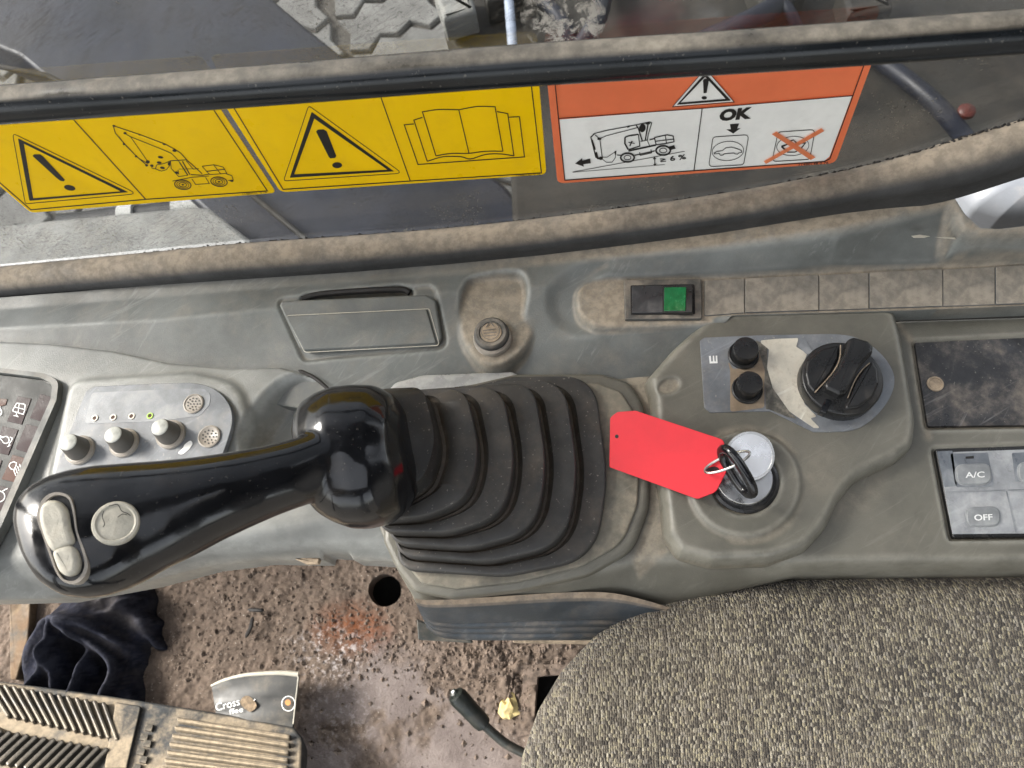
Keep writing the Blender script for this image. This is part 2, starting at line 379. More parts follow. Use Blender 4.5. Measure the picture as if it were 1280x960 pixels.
MT['maroon'] = mk('dark_maroon_lamp', (.026, .014, .016), .35, spec=.1, dust=.08, dcol=(.12, .08, .07), dth=(.42, .7), dsc=120)
MT['maroon2'] = mk('rust_maroon_lamp', (.07, .03, .02), .35, spec=.1, dust=.1, dcol=(.15, .09, .07))
MT['print'] = mk('white_print', (.80, .80, .78), .5, var=.08, grain=0, attr=False)
MT['black'] = mk('black_print', (.012, .011, .010), .45, var=.2, grain=0, attr=False)
MT['worn'] = mk('worn_bare_label', (.58, .54, .45), .35, var=.18, vs=60, dust=.5, dcol=(.28, .23, .17), dth=(.5, .68), dsc=120, scratch=.4)
MT['darkworn'] = mk('dark_rubbed_label', (.10, .095, .08), .4, var=.4, vs=120, dust=.5, dcol=(.35, .31, .25), dsc=200)
MT['yellow'] = mk('yellow_sticker', (.98, .70, .001), .38, var=.04, scratch=.12, scol=(.5, .4, .1), speck=.06, dust=.24, dth=(.50, .72), dcol=(.60, .42, .03), upl=-2, dsc=60, grain=.03, attr=False)
MT['orange'] = mk('orange_sticker', (.88, .29, .135), .4, scratch=.15, speck=.1, var=.10, dust=.4, dth=(.45, .75), dcol=(.75, .30, .13), upl=-2, dsc=40, grain=.03, attr=False, vs=22)
MT['stwhite'] = mk('white_sticker', (.84, .84, .80), .4, scratch=.12, scol=(.5, .48, .44), var=.05, dust=.3, dth=(.5, .8), dcol=(.5, .47, .42), upl=-2, grain=.03, attr=False)
def backlit(m, col):
    t = m.node_tree; b = t.nodes['Principled BSDF']; tl = t.nodes.new('ShaderNodeBsdfTranslucent'); tl.inputs[0].default_value = (*col, 1); mx = t.nodes.new('ShaderNodeMixShader'); mx.inputs[0].default_value = .45
    t.links.new(b.outputs[0], mx.inputs[1]); t.links.new(tl.outputs[0], mx.inputs[2]); t.links.new(mx.outputs[0], t.nodes['Material Output'].inputs['Surface'])
backlit(MT['yellow'], (.95, .75, .01)); backlit(MT['orange'], (.9, .34, .16))
MT['red'] = mk('red_tag_plastic', (.62, .018, .03), .45, var=.07, vs=30, grain=.35, gs=55, spec=.3, rv=.03, attr=False)
MT['chrome'] = mk('brushed_chrome', (.80, .80, .80), .30, metal=1, var=.04, grain=.03, gs=700, attr=False)
MT['steel'] = mk('bright_steel', (.6, .6, .58), .25, metal=1, var=.1, grain=.03, attr=False)
MT['darkplate'] = mk('grimy_black_plate', (.022, .022, .024), .38, var=.5, vs=35, dust=.75, dth=(.44, .70), dcol=(.17, .145, .12), dsc=40, scratch=.7, scol=(.2, .19, .18), speck=.2)
MT['green'] = mk('green_lens', (.004, .12, .035), .18, var=.2, vs=200, dust=.25, dth=(.55, .8), grain=.05)
MT['acpanel'] = mk('pale_panel_film', (.29, .30, .31), .35, dust=.5, dth=(.42, .72), dcol=(.47, .46, .44), vs=40, scratch=.25)
MT['acdark'] = mk('panel_film_dark', (.14, .155, .175), .35, dust=.3, dcol=(.4, .4, .38))
MT['acbtn'] = mk('grey_soft_button', (.23, .24, .245), .4, dust=.3, dcol=(.4, .4, .38))
MT['tancap'] = mk('dusty_cap', (.07, .07, .068), .6, dust=.75, dth=(.3, .7), dcol=(.28, .24, .19))
MT['tandust'] = mk('caked_dust', (.33, .26, .185), .9, var=.3, vs=120, grain=.8, gs=700)
MT['towel'] = mk('navy_towel', (.013, .0145, .024), .95, var=.45, vs=60, dust=.35, dth=(.45, .75), dcol=(.06, .055, .055), grain=1.0, gs=900, spec=.1)
MT['pedal'] = mk('pedal_rubber', (.032, .036, .04), .6, dust=1.0, dth=(.36, .54), dcol=(.31, .25, .172), dsc=16, upl=.3, grain=.4, gs=500)
MT['rib'] = mk('pedal_rib_rubber', (.045, .043, .039), .5, dust=.7, dth=(.36, .66), dcol=(.34, .28, .195), dsc=30, grain=.5, gs=400)
MT['ribdusty'] = mk('dusty_rib_rubber', (.05, .047, .042), .6, dust=1.0, dth=(.22, .5), dcol=(.34, .275, .19), dsc=40, grain=.5, gs=400)
MT['cup'] = mk('dark_grey_paper', (.055, .055, .052), .5, var=.25, vs=25, dust=.5, dth=(.5, .75), dcol=(.2, .17, .13))
MT['cuprim'] = mk('cream_paper', (.48, .455, .38), .6, var=.1)
MT['lever'] = mk('dark_green_grip', (.012, .017, .015), .38, dust=.3, dcol=(.12, .10, .08))
MT['rod'] = mk('grey_rod', (.07, .075, .068), .4, metal=.3, dust=.3)
MT['stone'] = mk('yellow_stone', (.55, .44, .20), .8, var=.3, vs=90)
MT['twig'] = mk('black_twig', (.015, .013, .012), .7)
MT['crumb'] = mk('dirt_crumbs', (.135, .102, .08), .9, var=.5, vs=150)
MT['bottle'] = mk('milky_plastic', (.19, .205, .23), .4, var=.08, dust=.5, dth=(.45, .75), dcol=(.5, .42, .33))
MT['headliner'] = mk('cab_lining', (.10, .10, .10), .8)
MT['pillar'] = mk('cab_pillar_paint', (.03, .03, .032), .5)
MT['slab'] = mk('concrete_paver', (.22, .215, .20), .85, var=.25, vs=9, grain=.8, gs=150, speck=.5)
MT['joint'] = mk('joint_sand', (.12, .11, .095), .95, var=.3)
MT['beam'] = mk('dark_blue_steel', (.010, .013, .024), .5, var=.35, vs=7, dust=.06, dth=(.45, .8), dcol=(.14, .135, .13), speck=.2, gs=200)
MT['deck'] = mk('brown_grey_deck', (.026, .024, .020), .75, var=.5, vs=6, dust=.5, dcol=(.08, .066, .05), dsc=9)
MT['step'] = mk('pale_grey_step', (.27, .27, .25), .6, var=.2, vs=12, dust=.3, dcol=(.4, .36, .3))
MT['pipe'] = mk('pale_blue_pipe', (.38, .43, .52), .35)
MT['lamp'] = mk('red_lens', (.10, .018, .012), .5)

def floor_mat():
    t = NT('dirty_steel_floor'); b = t.b
    c = t.mix(t.rng(t.noise(28, 8, .7), .3, .7), (.078, .058, .045), (.158, .119, .092))
    c = t.mix(t.math('MULTIPLY', t.rng(t.noise(220, 5, .6), .5, .72), .6), c, (.19, .145, .115))
    c = t.mix(t.math('MULTIPLY', t.rng(t.noise(420, 3, .5), .66, .72), .7), c, (.42, .38, .33))
    c = t.mix(t.attr('bare'), c, t.mix(t.rng(t.noise(16, 8, .7), .35, .65), (.115, .089, .080), (.195, .160, .145)))
    c = t.mix(t.math('MULTIPLY', t.attr('rust'), t.rng(t.noise(60, 6, .7), .25, .6)), c, (.14, .048, .018))
    c = t.mix(t.math('MULTIPLY', t.attr('salt'), t.rng(t.noise(150, 8, .75), .50, .62)), c, (.46, .42, .41))
    t.l(c, b.inputs['Base Color']); t.l(t.rng(t.attr('bare'), 0, 1, .9, .5), b.inputs['Roughness'])
    t.l(t.bump(t.noise(420, 8, .7), .7, .0014), b.inputs['Normal']); b.inputs['Specular IOR Level'].default_value = .35
    return t.m
MT['floor'] = floor_mat()
def fabric_mat():
    t = NT('flecked_seat_fabric'); b = t.b
    wob = t.n('ShaderNodeTexNoise'); wob.inputs['Scale'].default_value = 60; t.l(t.co, wob.inputs['Vector'])
    mp = t.map((860, 550, 1)); mx = t.n('ShaderNodeMix', data_type='VECTOR'); mx.inputs[0].default_value = .012
    ad = t.n('ShaderNodeVectorMath', operation='MULTIPLY_ADD'); t.l(wob.outputs['Color'], ad.inputs[0]); ad.inputs[1].default_value = (1.2, 1.2, 0); t.l(mp, ad.inputs[2])
    vo = t.n('ShaderNodeTexVoronoi'); vo.voronoi_dimensions = '2D'; vo.inputs['Scale'].default_value = 1; vo.inputs['Randomness'].default_value = .62; t.l(ad.outputs[0], vo.inputs['Vector'])
    sp = t.n('ShaderNodeSeparateColor'); t.l(vo.outputs['Color'], sp.inputs[0])
    ra = t.n('ShaderNodeValToRGB'); t.l(sp.outputs[0], ra.inputs[0]); e = ra.color_ramp
    cols = [(0, (.066, .058, .050)), (.2, (.105, .091, .074)), (.42, (.165, .142, .111)), (.62, (.235, .207, .156)), (.78, (.36, .317, .215)), (.90, (.245, .22, .19)), (1, (.46, .415, .315))]
    e.elements[0].position, e.elements[0].color = 0, (*cols[0][1], 1); e.elements[1].position, e.elements[1].color = 1, (*cols[-1][1], 1)
    for p, c in cols[1:-1]: q = e.elements.new(p); q.color = (*c, 1)
    c = t.mix(t.rng(vo.outputs['Distance'],   .5, .95, 0, .4), ra.outputs[0], (.055, .048, .04))
    c = t.mix(t.rng(t.noise(9, 4), .35, .7, 0, .22), c, (.36, .30, .22))
    t.l(c, b.inputs['Base Color']); b.inputs['Roughness'].default_value = .95; b.inputs['Specular IOR Level'].default_value = .15
    h = t.math('ADD', t.rng(vo.outputs['Distance'], .0, .8, 1, 0), t.math('MULTIPLY', t.noise(1800, 3), .35))
    t.l(t.bump(h, 1.0, .0012), b.inputs['Normal']); b.inputs['Sheen Weight'].default_value = .2
    return t.m
MT['fabric'] = fabric_mat()
def glass_mat():
    t = NT('dirty_window_glass'); t.t.nodes.remove(t.b)
    tr = t.n('ShaderNodeBsdfTransparent'); tr.inputs[0].default_value = (.64, .65, .66, 1)
    df = t.n('ShaderNodeBsdfDiffuse'); df.inputs[0].default_value = (.20, .185, .155, 1)
    gl = t.n('ShaderNodeBsdfGlossy'); gl.inputs['Roughness'].default_value = .10
    fr = t.n('ShaderNodeFresnel'); fr.inputs['IOR'].default_value = 1.45
    film = t.rng(t.noise(16, 9, .78), .44, .66, .006, .12)
    st = t.rng(t.noise(1, 5, .65, t.map((90, 1, 700), (0, R(28), 0))), .52, .62, 0, .34)
    sk = t.rng(t.noise(520, 3, .6), .57, .64, 0, .75)
    f = t.math('MAXIMUM', film, t.math('MAXIMUM', t.math('MULTIPLY', st, t.rng(t.noise(20, 3), .4, .65)), t.math('MULTIPLY', sk, t.rng(t.noise(16, 3), .35, .7))))
    m1 = t.n('ShaderNodeMixShader'); t.l(f, m1.inputs[0]); t.l(tr.outputs[0], m1.inputs[1]); t.l(df.outputs[0], m1.inputs[2])
    m2 = t.n('ShaderNodeMixShader'); t.l(t.math('MULTIPLY', fr.outputs[0], .22), m2.inputs[0]); t.l(m1.outputs[0], m2.inputs[1]); t.l(gl.outputs[0], m2.inputs[2])
    t.l(m2.outputs[0], t.out.inputs['Surface']); return t.m
MT['glass'] = glass_mat()
def splash_mat():
    t = NT('dried_splash'); t.t.nodes.remove(t.b)
    tr = t.n('ShaderNodeBsdfTransparent'); df = t.n('ShaderNodeBsdfDiffuse'); df.inputs[0].default_value = (.55, .52, .47, 1)
    gr = t.n('ShaderNodeVectorMath', operation='LENGTH'); t.l(t.map((45, 1, 28)), gr.inputs[0])
    f = t.math('MULTIPLY', t.rng(t.noise(130, 8, .75, None, .6), .47, .60), t.rng(gr.outputs['Value'], .45, 1.0, .85, 0))
    m1 = t.n('ShaderNodeMixShader'); t.l(f, m1.inputs[0]); t.l(tr.outputs[0], m1.inputs[1]); t.l(df.outputs[0], m1.inputs[2]); t.l(m1.outputs[0], t.out.inputs['Surface']); return t.m
MT['splash'] = splash_mat()

# ================================================================== SETTING
# ---- cab floor
ZF = -0.45
fh = HF(-.80, .42, -.30, .42, .0016)
X, Y = fh.X, fh.Y
def fmask(pts, soft): return fh.mask(W2(spline(pts, 5, True), ZF), soft)
bare = fmask([(430, 860), (470, 800), (520, 810), (560, 850), (600, 900), (660, 960), (700, 1010), (360, 1010), (380, 920), (400, 870)], .03)
bare = np.clip(bare * sstep(.32, .55, vnoise(X, Y, 28, 3)) * 1.1, 0, 1)
rust = fmask(ell(440, 786, 44, 26, 16), .02)
salt = np.clip(.8 * fmask(ell(412, 812, 46, 26, 16), .025) + .4 * fmask(ell(425, 880, 40, 70, 16), .03), 0, 1)
lump = vnoise(X, Y, 70, 11, 4); fine = vnoise(X, Y, 260, 21, 3)
fh.Z = ZF + (1 - .92 * bare) * (.0045 * (lump - .5) + .0024 * np.clip(fine - .5, -.2, 1) * 2) + .012 * fmask([(560, 790), (690, 800), (690, 900), (640, 905), (600, 850)], .04) * lump
hole1 = W2(ell(481, 738, 20.5, 20.5, 28), ZF); hole2 = W2(ell(243, 716, 9, 8, 18), ZF)
hole3 = W2(fillet([(672, 846), (720, 840), (720, 900), (668, 905)], r=3), ZF)
floor = fh.build('floor', [(-.79, -.29), (.41, -.29), (.41, .41), (-.79, .41)], MT['floor'], None, skirt=.02, holes=[hole1, hole2, hole3])
tag(floor, 'brown dirt-caked steel cab floor with round drain holes', kind='structure')
def fattr(name, A):
    me = floor.data; co = np.empty(len(me.vertices) * 3, np.float32); me.vertices.foreach_get('co', co); co = co.reshape(-1, 3) + LOC[floor]
    i = np.clip(np.round((co[:, 0] - fh.xs[0]) / fh.res).astype(int), 0, len(fh.xs) - 1); j = np.clip(np.round((co[:, 1] - fh.ys[0]) / fh.res).astype(int), 0, len(fh.ys) - 1)
    a = me.attributes.new(name, 'FLOAT', 'POINT'); a.data.foreach_set('value', A[i, j].astype(np.float32))
for nm, A in (('bare', bare), ('rust', rust), ('salt', salt)): fattr(nm, A)
box('hole_void_backing', (-.19, .06, ZF - .09), (1.3, .9, .02), MT['twig'])  # near-black sheet added so the floor holes show a dark void
tag(bpy.data.objects['hole_void_backing'], kind='structure')

# ---- cab shell around the camera: roof, pillars, rear wall, door sill (they shade the interior)
def shell(name, c, s, m, bev=.01, **k): return tag(box(name, c, s, m, bev=bev, **k), kind='structure')
for c_, s_ in (((-.85, -.33, .80), (.35, 1.24, .08)), ((.48, -.33, .80), (.53, 1.24, .08)), ((-.23, .19, .80), (.89, .20, .08)), ((-.23, -.755, .80), (.89, .39, .08))): shell('cab_roof', c_, s_, MT['headliner'], bev=.01)   # unseen roof; hatch opening added and sized to let sky light in
shell('cab_wall', (.72, -.33, .0), (.05, 1.24, 1.56), MT['headliner'])
shell('cab_wall', (-.15, .285, -.40), (1.75, .05, .62), MT['pillar'])
for px_, py_ in ((-.95, .27), (.66, .27), (-.95, -.93), (.05, -.95)): shell('cab_pillar', (px_, py_, .16), (.07, .07, 1.24), MT['pillar'])

# ---- ground outside: paving stones with real joints
ZG = -1.60
gr = box('ground', (0, 0, ZG - .06), (60, 60, .08), MT['joint']); tag(gr, 'pale paved yard outside the cab window', kind='structure')
pv = empty('pavement', 'interlocking pale concrete paving stones outside the window', 'pavement', (0, 1.6, ZG)); pv['kind'] = 'structure'; del pv['category']
zz = [(-.115, -.055), (-.075, -.075), (-.035, -.04), (.0, -.06), (.04, -.035), (.075, -.075), (.115, -.055), (.098, 0), (.115, .055), (.075, .035), (.035, .07), (0, .05), (-.04, .075), (-.075, .035), (-.115, .055), (-.098, 0)]
pmesh = None
ca, sa = math.cos(R(24)), math.sin(R(24))
for i in range(-13, 12):
    for j in range(-3, 10):
        gx, gy = i * .378, j * .189
        wx, wy = -.9 + ca * gx - sa * gy, 1.75 + sa * gx + ca * gy
        if wy < .42 or wy > 2.9: continue
        if pmesh is None:
            o = plate_uv('paving_stone', Pl((wx, wy, ZG - .02), (ca, sa, 0), (0, 0, 1)), [(a * 1.54, b * 1.47) for a, b in zz], 0, .022, .006, MT['slab'], pv, at=(wx, wy, ZG)); pmesh = o.data
        else:
            o = bpy.data.objects.new('paving_stone', pmesh); COL.objects.link(o); o.parent = pv
        o.location = Vector((wx, wy, ZG + random.uniform(-.003, .003))) - pv.location
        o.rotation_euler = (0, 0, random.uniform(-.02, .02)); LOC[o] = np.array([wx, wy, ZG])

# ---- machine parts beyond the glass
def thick_px(name, pts, z, th, m, parent=None, bev=.01, **k): return plate(name, PZ(z - th), pts, 0, th, bev, m, parent, **k)
bo = empty('steel_beam', 'dark slate blue steel beam running diagonally outside the window, behind the yellow signs', 'beam', P(330, 150, -.8))
thick_px('beam_plate', [(-150, -60), (240, -60), (312, 0), (402, 77), (640, 270), (760, 420), (420, 420), (222, 243), (60, 110), (-150, 20)], -.80, .10, MT['beam'], bo)
sweep('hydraulic_line', [P(-120, 60, -.77), P(60, 95, -.77), P(250, 190, -.77), P(420, 330, -.77)], .006, MT['deck'], bo)
mdk = empty('machine_deck', 'brown grey grimy machine deck outside, behind the orange sign', 'machine deck', P(1000, 100, -.62))
thick_px('deck_plate', [(572, -70), (1900, -170), (1900, 700), (660, 700), (640, 190), (560, 60)], -.66, .05, MT['deck'], mdk)
for a, b, w in (((640, -30), (720, 60), .012), ((760, -30), (700, 90), .016), ((930, -30), (1000, 40), .010), ((1010, -20), (860, 60), .018), ((1080, 60), (1220, 190), .014)):
    sweep('hose', spline([P(*a, -.63), P((a[0] + b[0]) / 2 + 14, (a[1] + b[1]) / 2, -.60), P(*b, -.63)], 6), w, MT['beam'], mdk)
for q in ([(600, -20), (650, -30), (655, 20), (612, 30)], [(545, 10), (590, 0), (600, 40), (560, 52)], [(930, 0), (985, -15), (1000, 25), (945, 40)], [(1040, 10), (1100, 0), (1105, 40), (1050, 48)]):
    thick_px('bracket', q, -.60, .05, MT['step'] if q[0][0] == 545 else MT['deck'], mdk, r=3)
lathe('reflector', P(1207, 141, -.60), (0, 0, 1), [(.013, 0), (.013, .006), (.009, .010), (0, .011)], MT['lamp'], mdk, 20)
pp = sweep('pale_pipe', [P(632, -60, -.58), P(636, 0, -.58), P(641, 62, -.58), P(646, 120, -.58)], .0085, MT['pipe']); tag(pp, 'thin pale blue pipe outside the glass at the top edge', 'pipe')
stp = empty('machine_step', 'pale grey steel step outside the window, under the left yellow sign', 'step', P(120, 310, -.75))
thick_px('step_plate', [(-160, 300), (0, 296), (250, 272), (272, 273), (345, 330), (345, 420), (-160, 430)], -.75, .04, MT['step'], stp)
cyl = empty('hydraulic_cylinder', 'grey cylinder with pale collars lying beyond the step outside', 'cylinder', P(150, 275, -.85))
a, b = P(78, 284, -.85), P(262, 258, -.85); ax = b - a
sweep('barrel', [a, a + ax * .42], .026, MT['pillar'], cyl, 20, label=None)
sweep('collar', [a + ax * .42, a + ax * .52], .03, MT['white'], cyl, 20)
sweep('piston_rod', [a + ax * .52, a + ax * .78], .022, MT['pillar'], cyl, 20)
sweep('end_eye', [a + ax * .78, a + ax * 1.02], .028, MT['white'], cyl, 20)

# ================================================================== SIDE WINDOW
YG = .2552
GL = Pl((0, YG, 0), (1, 0, 0), (0, -1, 0))
assert GL.v[2] > .9
win = empty('side_window', 'large dirty side window pane behind the warning signs, with a dust-covered rubber seal along its lower edge', 'window', (-.05, YG, .06))
seal_top = spline([(-260, 352), (-100, 343), (0, 334), (150, 319), (300, 304), (430, 295), (560, 285), (680, 272), (800, 257), (900, 242), (1000, 224), (1100, 202), (1200, 172), (1280, 148), (1360, 118), (1440, 80)], 4)
seal_bot = spline([(-260, 385), (-100, 378), (0, 371), (150, 360), (300, 348), (430, 338), (560, 326), (680, 313), (800, 297), (900, 283), (1000, 266), (1100, 249), (1190, 235), (1280, 207), (1360, 180), (1440, 145)], 4)
gb = [GL.px(*q) for q in seal_top]; gb = [q - np.array([0, .004]) for q in gb]
uv = gb + [np.array([gb[-1][0], .74]), np.array([gb[0][0], .74])]
plate_uv('glass_pane', GL.up(-.005), uv, 0, .004, 0, MT['glass'], win, smooth=False)
n_ = min(len(seal_top), len(seal_bot)); rows = []
for i in range(n_):
    A = PY(*seal_top[i], YG - .001); t_ = i / (n_ - 1); B = PY(*seal_bot[i], YG - .022 + .008 * t_); c = (A + B) / 2; h = (B - A) / 2
    nrm = _n(np.cross(_n(B - A), (1, 0, 0))); nrm = nrm if nrm[2] > 0 else -nrm; wd = np.linalg.norm(h)
    rows.append([c + h * (-math.cos(a)) + nrm * wd * .85 * math.sin(a) * (1 + .05 * math.sin(i * 1.3)) for a in np.linspace(0, math.pi, 12)] + [B - np.array([0, 0, .012]), A - np.array([0, 0, .012])])
loftgrid('rubber_seal', rows, MT['seal'], win, closed=True, caps=True, sharp=60)
# crumbs of dirt lodged between seal and pane
V = []; Fc = []
for i in range(900):
    t_ = rng.rand() * (n_ - 2); k = int(t_); A = PY(*(seal_top[k] + (seal_top[k + 1] - seal_top[k]) * (t_ - k)), YG - .0014) + np.array([0, -abs(rng.randn()) * .0006, rng.rand() * .0012 - .0002])
    r_ = .0004 + .0007 * rng.rand(); b = len(V)
    V += [A + r_ * np.array(q) * (.6 + .8 * rng.rand()) for q in ((1, 0, 0), (-1, 0, 0), (0, .6, 0), (0, -.6, 0), (0, 0, 1), (0, 0, -1))]
    Fc += [(b, b + 2, b + 4), (b + 2, b + 1, b + 4), (b + 1, b + 3, b + 4), (b + 3, b, b + 4), (b + 2, b, b + 5), (b + 1, b + 2, b + 5), (b + 3, b + 1, b + 5), (b, b + 3, b + 5)]
o = obj('dirt_line', V, Fc, MT['twig'], win, smooth=False); o['kind'] = 'stuff'
plate('dried_splash', GL, ell(704, 20, 54, 46, 28), .0001, .0004, 0, MT['splash'], win, smooth=False)

# ---- rail across the window
bt = [(-160, 121), (0, 108), (320, 83), (640, 57), (960, 37), (1280, 13), (1440, 0)]; bb = [(-160, 168), (0, 155), (320, 133), (640, 109), (960, 88), (1280, 66), (1440, 55)]
cen = []; rad = []
for (x1, y1), (x2, y2) in zip(bt, bb):
    c = PY((x1 + x2) / 2, (y1 + y2) / 2, .205); cen.append(c); rad.append((y2 - y1) / 2 * mpp(c) * .99)
cs = spline(cen, 6); cs = np.concatenate([[cs[0] + (-.05, .05, 0), cs[0] + (-.03, .012, 0)], cs, [cs[-1] + (.03, .012, 0), cs[-1] + (.05, .05, 0)]])
bar = empty('guard_rail', 'black enamel guard rail with dusty top, running across the window above the signs', 'rail', cs[len(cs) // 2])
sweep('rail_tube', cs, float(np.mean(rad)), MT['barblack'], bar, 28, up=(0, 0, 1))

# ---- warning signs on the glass
SG = GL.up(.0002); INK = .0007
def sign(name, label, bottom, lx, rx, ztop, m, r):
    """bottom = px corners; sides go straight up the glass"""
    (ax, ay), (bx, by) = SG.px(*bottom[0]), SG.px(*bottom[1])
    root = empty(name, label, 'warning sign', SG.w(((ax + bx) / 2, ay)))
    tl, tr = SG.px(*lx), SG.px(*rx); d = lambda p, q: q + (q - p) * ((ztop - q[1]) / (q[1] - p[1]))
    uv = [np.array((ax, ay)), np.array((bx, by)), d(np.array((bx, by)), tr), d(np.array((ax, ay)), tl)]
    uv = fillet([(*q, r) for q in uv], 5)
    plate_uv('sticker_sheet', SG, uv, 0, .0005, 0, m, root, smooth=False)
    return root
s1 = sign('warning_sign', 'yellow warning sign at the left end of the row, with an excavator drawing', [(39, 265), (345, 240)], (-4, 228), (275, 135), .150, MT['yellow'], .003)
s2 = sign('warning_sign', 'yellow warning sign with an open book drawing, middle of the row on the glass', [(351, 239.5), (683, 217)], (284, 135), (674, 106), .150, MT['yellow'], .004)
s3 = sign('warning_sign', 'orange and white warning sign with OK lettering, right end of the row on the glass', [(697, 228.5), (1044, 203)], (684.5, 105), (1090, 77), .150, MT['orange'], .004)
k = Ink(SG, INK)
k.line([(-30, 203), (0, 227), (39, 261), (181.6, 248), (334.5, 237.4), (267.5, 136), (255, 117)], 1.3)
k.line([(80, 134), (94, 150), (182, 247.5)], 1.3)
k.line(fillet([(16, 165, 3), (172, 241, 3), (32, 253.5, 3)], 4), .9, True)
k.ring([(23, 172), (24, 172), (160, 238.6), (160, 239), (38, 249.7), (37, 249)], [(30.3, 178.4), (30.6, 178.4), (150.6, 237.6), (150.6, 237.9), (42, 246.5), (41.8, 246.3)])
k.poly([(41, 193.5), (43, 191.5), (50.5, 191.5), (54, 194), (81.5, 223.5), (80, 225.3), (76, 224.8), (71, 221)]); k.poly(ell(87.5, 233.4, 7.2, 3.4, 16, 12))
k.build('printed_symbol', MT['black'], s1)
T1 = lambda x, y: (130 + x / 5.818, 130 + y / 5.818)
k = Ink(SG, INK, T1)
for w, pts in ((5, [(70, 150), (265, 215), (445, 283), (515, 320), (560, 350), (605, 400)]), (4, [(150, 205), (195, 230), (420, 320), (490, 350), (530, 390), (555, 420), (610, 505)]), (5, [(70, 150), (85, 205), (145, 275), (235, 370), (310, 435)]), (4, [(195, 230), (320, 410)]), (4, [(110, 230), (165, 300), (250, 385), (320, 425)]),
               (4, [(345, 455), (375, 465), (385, 435), (440, 425), (485, 405), (480, 440), (455, 470), (420, 480), (390, 470), (375, 460)]), (5, [(485, 405), (600, 398), (640, 430), (715, 500)]), (4, [(485, 405), (490, 460), (545, 520), (612, 510)]), (6, [(550, 415), (610, 508)]), (6, [(572, 408), (626, 505)]), (4, [(600, 405), (650, 465), (690, 462)]), (3, [(545, 465), (655, 463)]),
               (4, [(715, 445), (800, 434), (868, 450), (895, 497), (770, 505), (715, 445)]), (5, [(745, 482), (882, 466)]), (4, [(800, 436), (850, 500)]), (4, [(890, 500), (930, 512), (942, 545), (905, 548)]), (4, [(500, 552), (640, 525), (765, 515)]), (4, [(640, 535), (668, 577), (768, 570), (740, 525)]), (5, [(632, 505), (720, 510), (770, 500)]), (4, [(520, 490), (545, 500), (540, 470)])):
    k.line(pts, w * 1.25)
for x, y, rx, ry in ((75, 150, 12, 7), (155, 203, 12, 8), (148, 283, 10, 8), (235, 372, 9, 8), (320, 412, 15, 12), (312, 437, 11, 9), (350, 440, 13, 9), (515, 330, 16, 10), (440, 283, 13, 7), (262, 215, 10, 5), (413, 378, 20, 9), (403, 417, 18, 9), (427, 455, 18, 9), (530, 490, 14, 9), (930, 550, 14, 7), (475, 425, 9, 14)): k.poly(ell(x, y, rx, ry, 10, 10))
for cx, cy in ((575, 578), (838, 556)):
    k.line(ell(cx, cy, 60, 34, 28, 8), 7, True); k.line(ell(cx, cy, 44, 25, 24, 8), 4, True); k.line(ell(cx, cy, 28, 16, 18, 8), 5, True); k.poly(ell(cx, cy, 9, 6, 10))
k.build('printed_drawing', MT['black'], s1)
k = Ink(SG, INK); k.text('11480151  0 76', (304, 242.6), (334, 239.9), (303, 239.9)); k.build('printed_number', MT['black'], s1)
k = Ink(SG, INK)
k.line([(280, 117), (293.6, 135), (354, 235.5), (513.5, 225), (676.8, 214.8), (664.8, 110), (662, 88)], 1.3); k.line([(469, 100), (476.9, 121.9), (512.8, 224.5)], 1.3)
k.line(fillet([(386, 130.5, 3), (503, 215.2, 3), (354.5, 225, 3)], 4), .9, True)
k.ring([(389.6, 139), (390.6, 139), (492, 212.4), (492, 212.9), (363, 220.8), (362.6, 220.2)], [(393, 147), (393.4, 147), (484, 210.5), (484, 210.8), (368.4, 216.6), (368, 216.2)])
k.poly([(395.3, 163), (397.5, 160.6), (404.5, 160.2), (408.5, 162.5), (420.5, 193.5), (419, 196), (413, 196.6), (411, 194.5)]); k.poly(ell(421.6, 205.1, 6.2, 3.7, 16))
k.build('printed_symbol', MT['black'], s2)
T2 = lambda x, y: (480 + x / 5.818, 110 + y / 5.818)
k = Ink(SG, INK, T2)
for pts in ([(378, 485), (280, 165), *spline([(280, 165), (400, 148), (545, 150)], 4)[1:], *spline([(545, 150), (680, 126), (808, 128)], 4)[1:], (865, 452)], [(545, 152), (618, 465)], spline([(378, 485), (490, 468), (618, 467), (740, 452), (865, 452)], 4),
            [(280, 205), (218, 225), (315, 525)], spline([(315, 525), (430, 492), (560, 492), (630, 508), (740, 475), (850, 472), (945, 485)], 4), [(945, 485), (900, 178), (822, 163)], [(218, 253), (148, 259), (248, 548), (1022, 493), (985, 200), (908, 204)]): k.line(pts, 7.5)
k.build('printed_drawing', MT['black'], s2)
k = Ink(SG, INK); k.text('11480150  0 76', (646, 219.6), (675.5, 217.3), (645.6, 217)); k.build('printed_number', MT['black'], s2)
k = Ink(SG, .0009); k.poly([(699.5, 147.5), (877.5, 133.6), (1064.9, 117.2), (1036.5, 194), (1030, 199.2), (867.5, 211), (706.2, 223)]); k.build('white_field', MT['stwhite'], s3)
k = Ink(SG, .0009); k.poly([(840.5, 131), (917.5, 125), (884, 86), (879, 86)]); k.build('white_triangle', MT['stwhite'], s3)
T3 = lambda x, y: (690 + x / 6.4, 80 + y / 6.4)
T4 = lambda x, y: (860 + x / 5.565, 80 + y / 5.565)
k = Ink(SG, .0012)
k.line([(692, 80), (694, 104), (706, 223), (867.5, 211), (1030, 199.5), (1037, 196), (1079, 80), (1084, 66)], 1.3); k.line([(698.6, 145.6), (877.5, 132.9), (1064.9, 117.2)], 1.0); k.line([(877.4, 133.5), (867.3, 210.5)], 1.2)
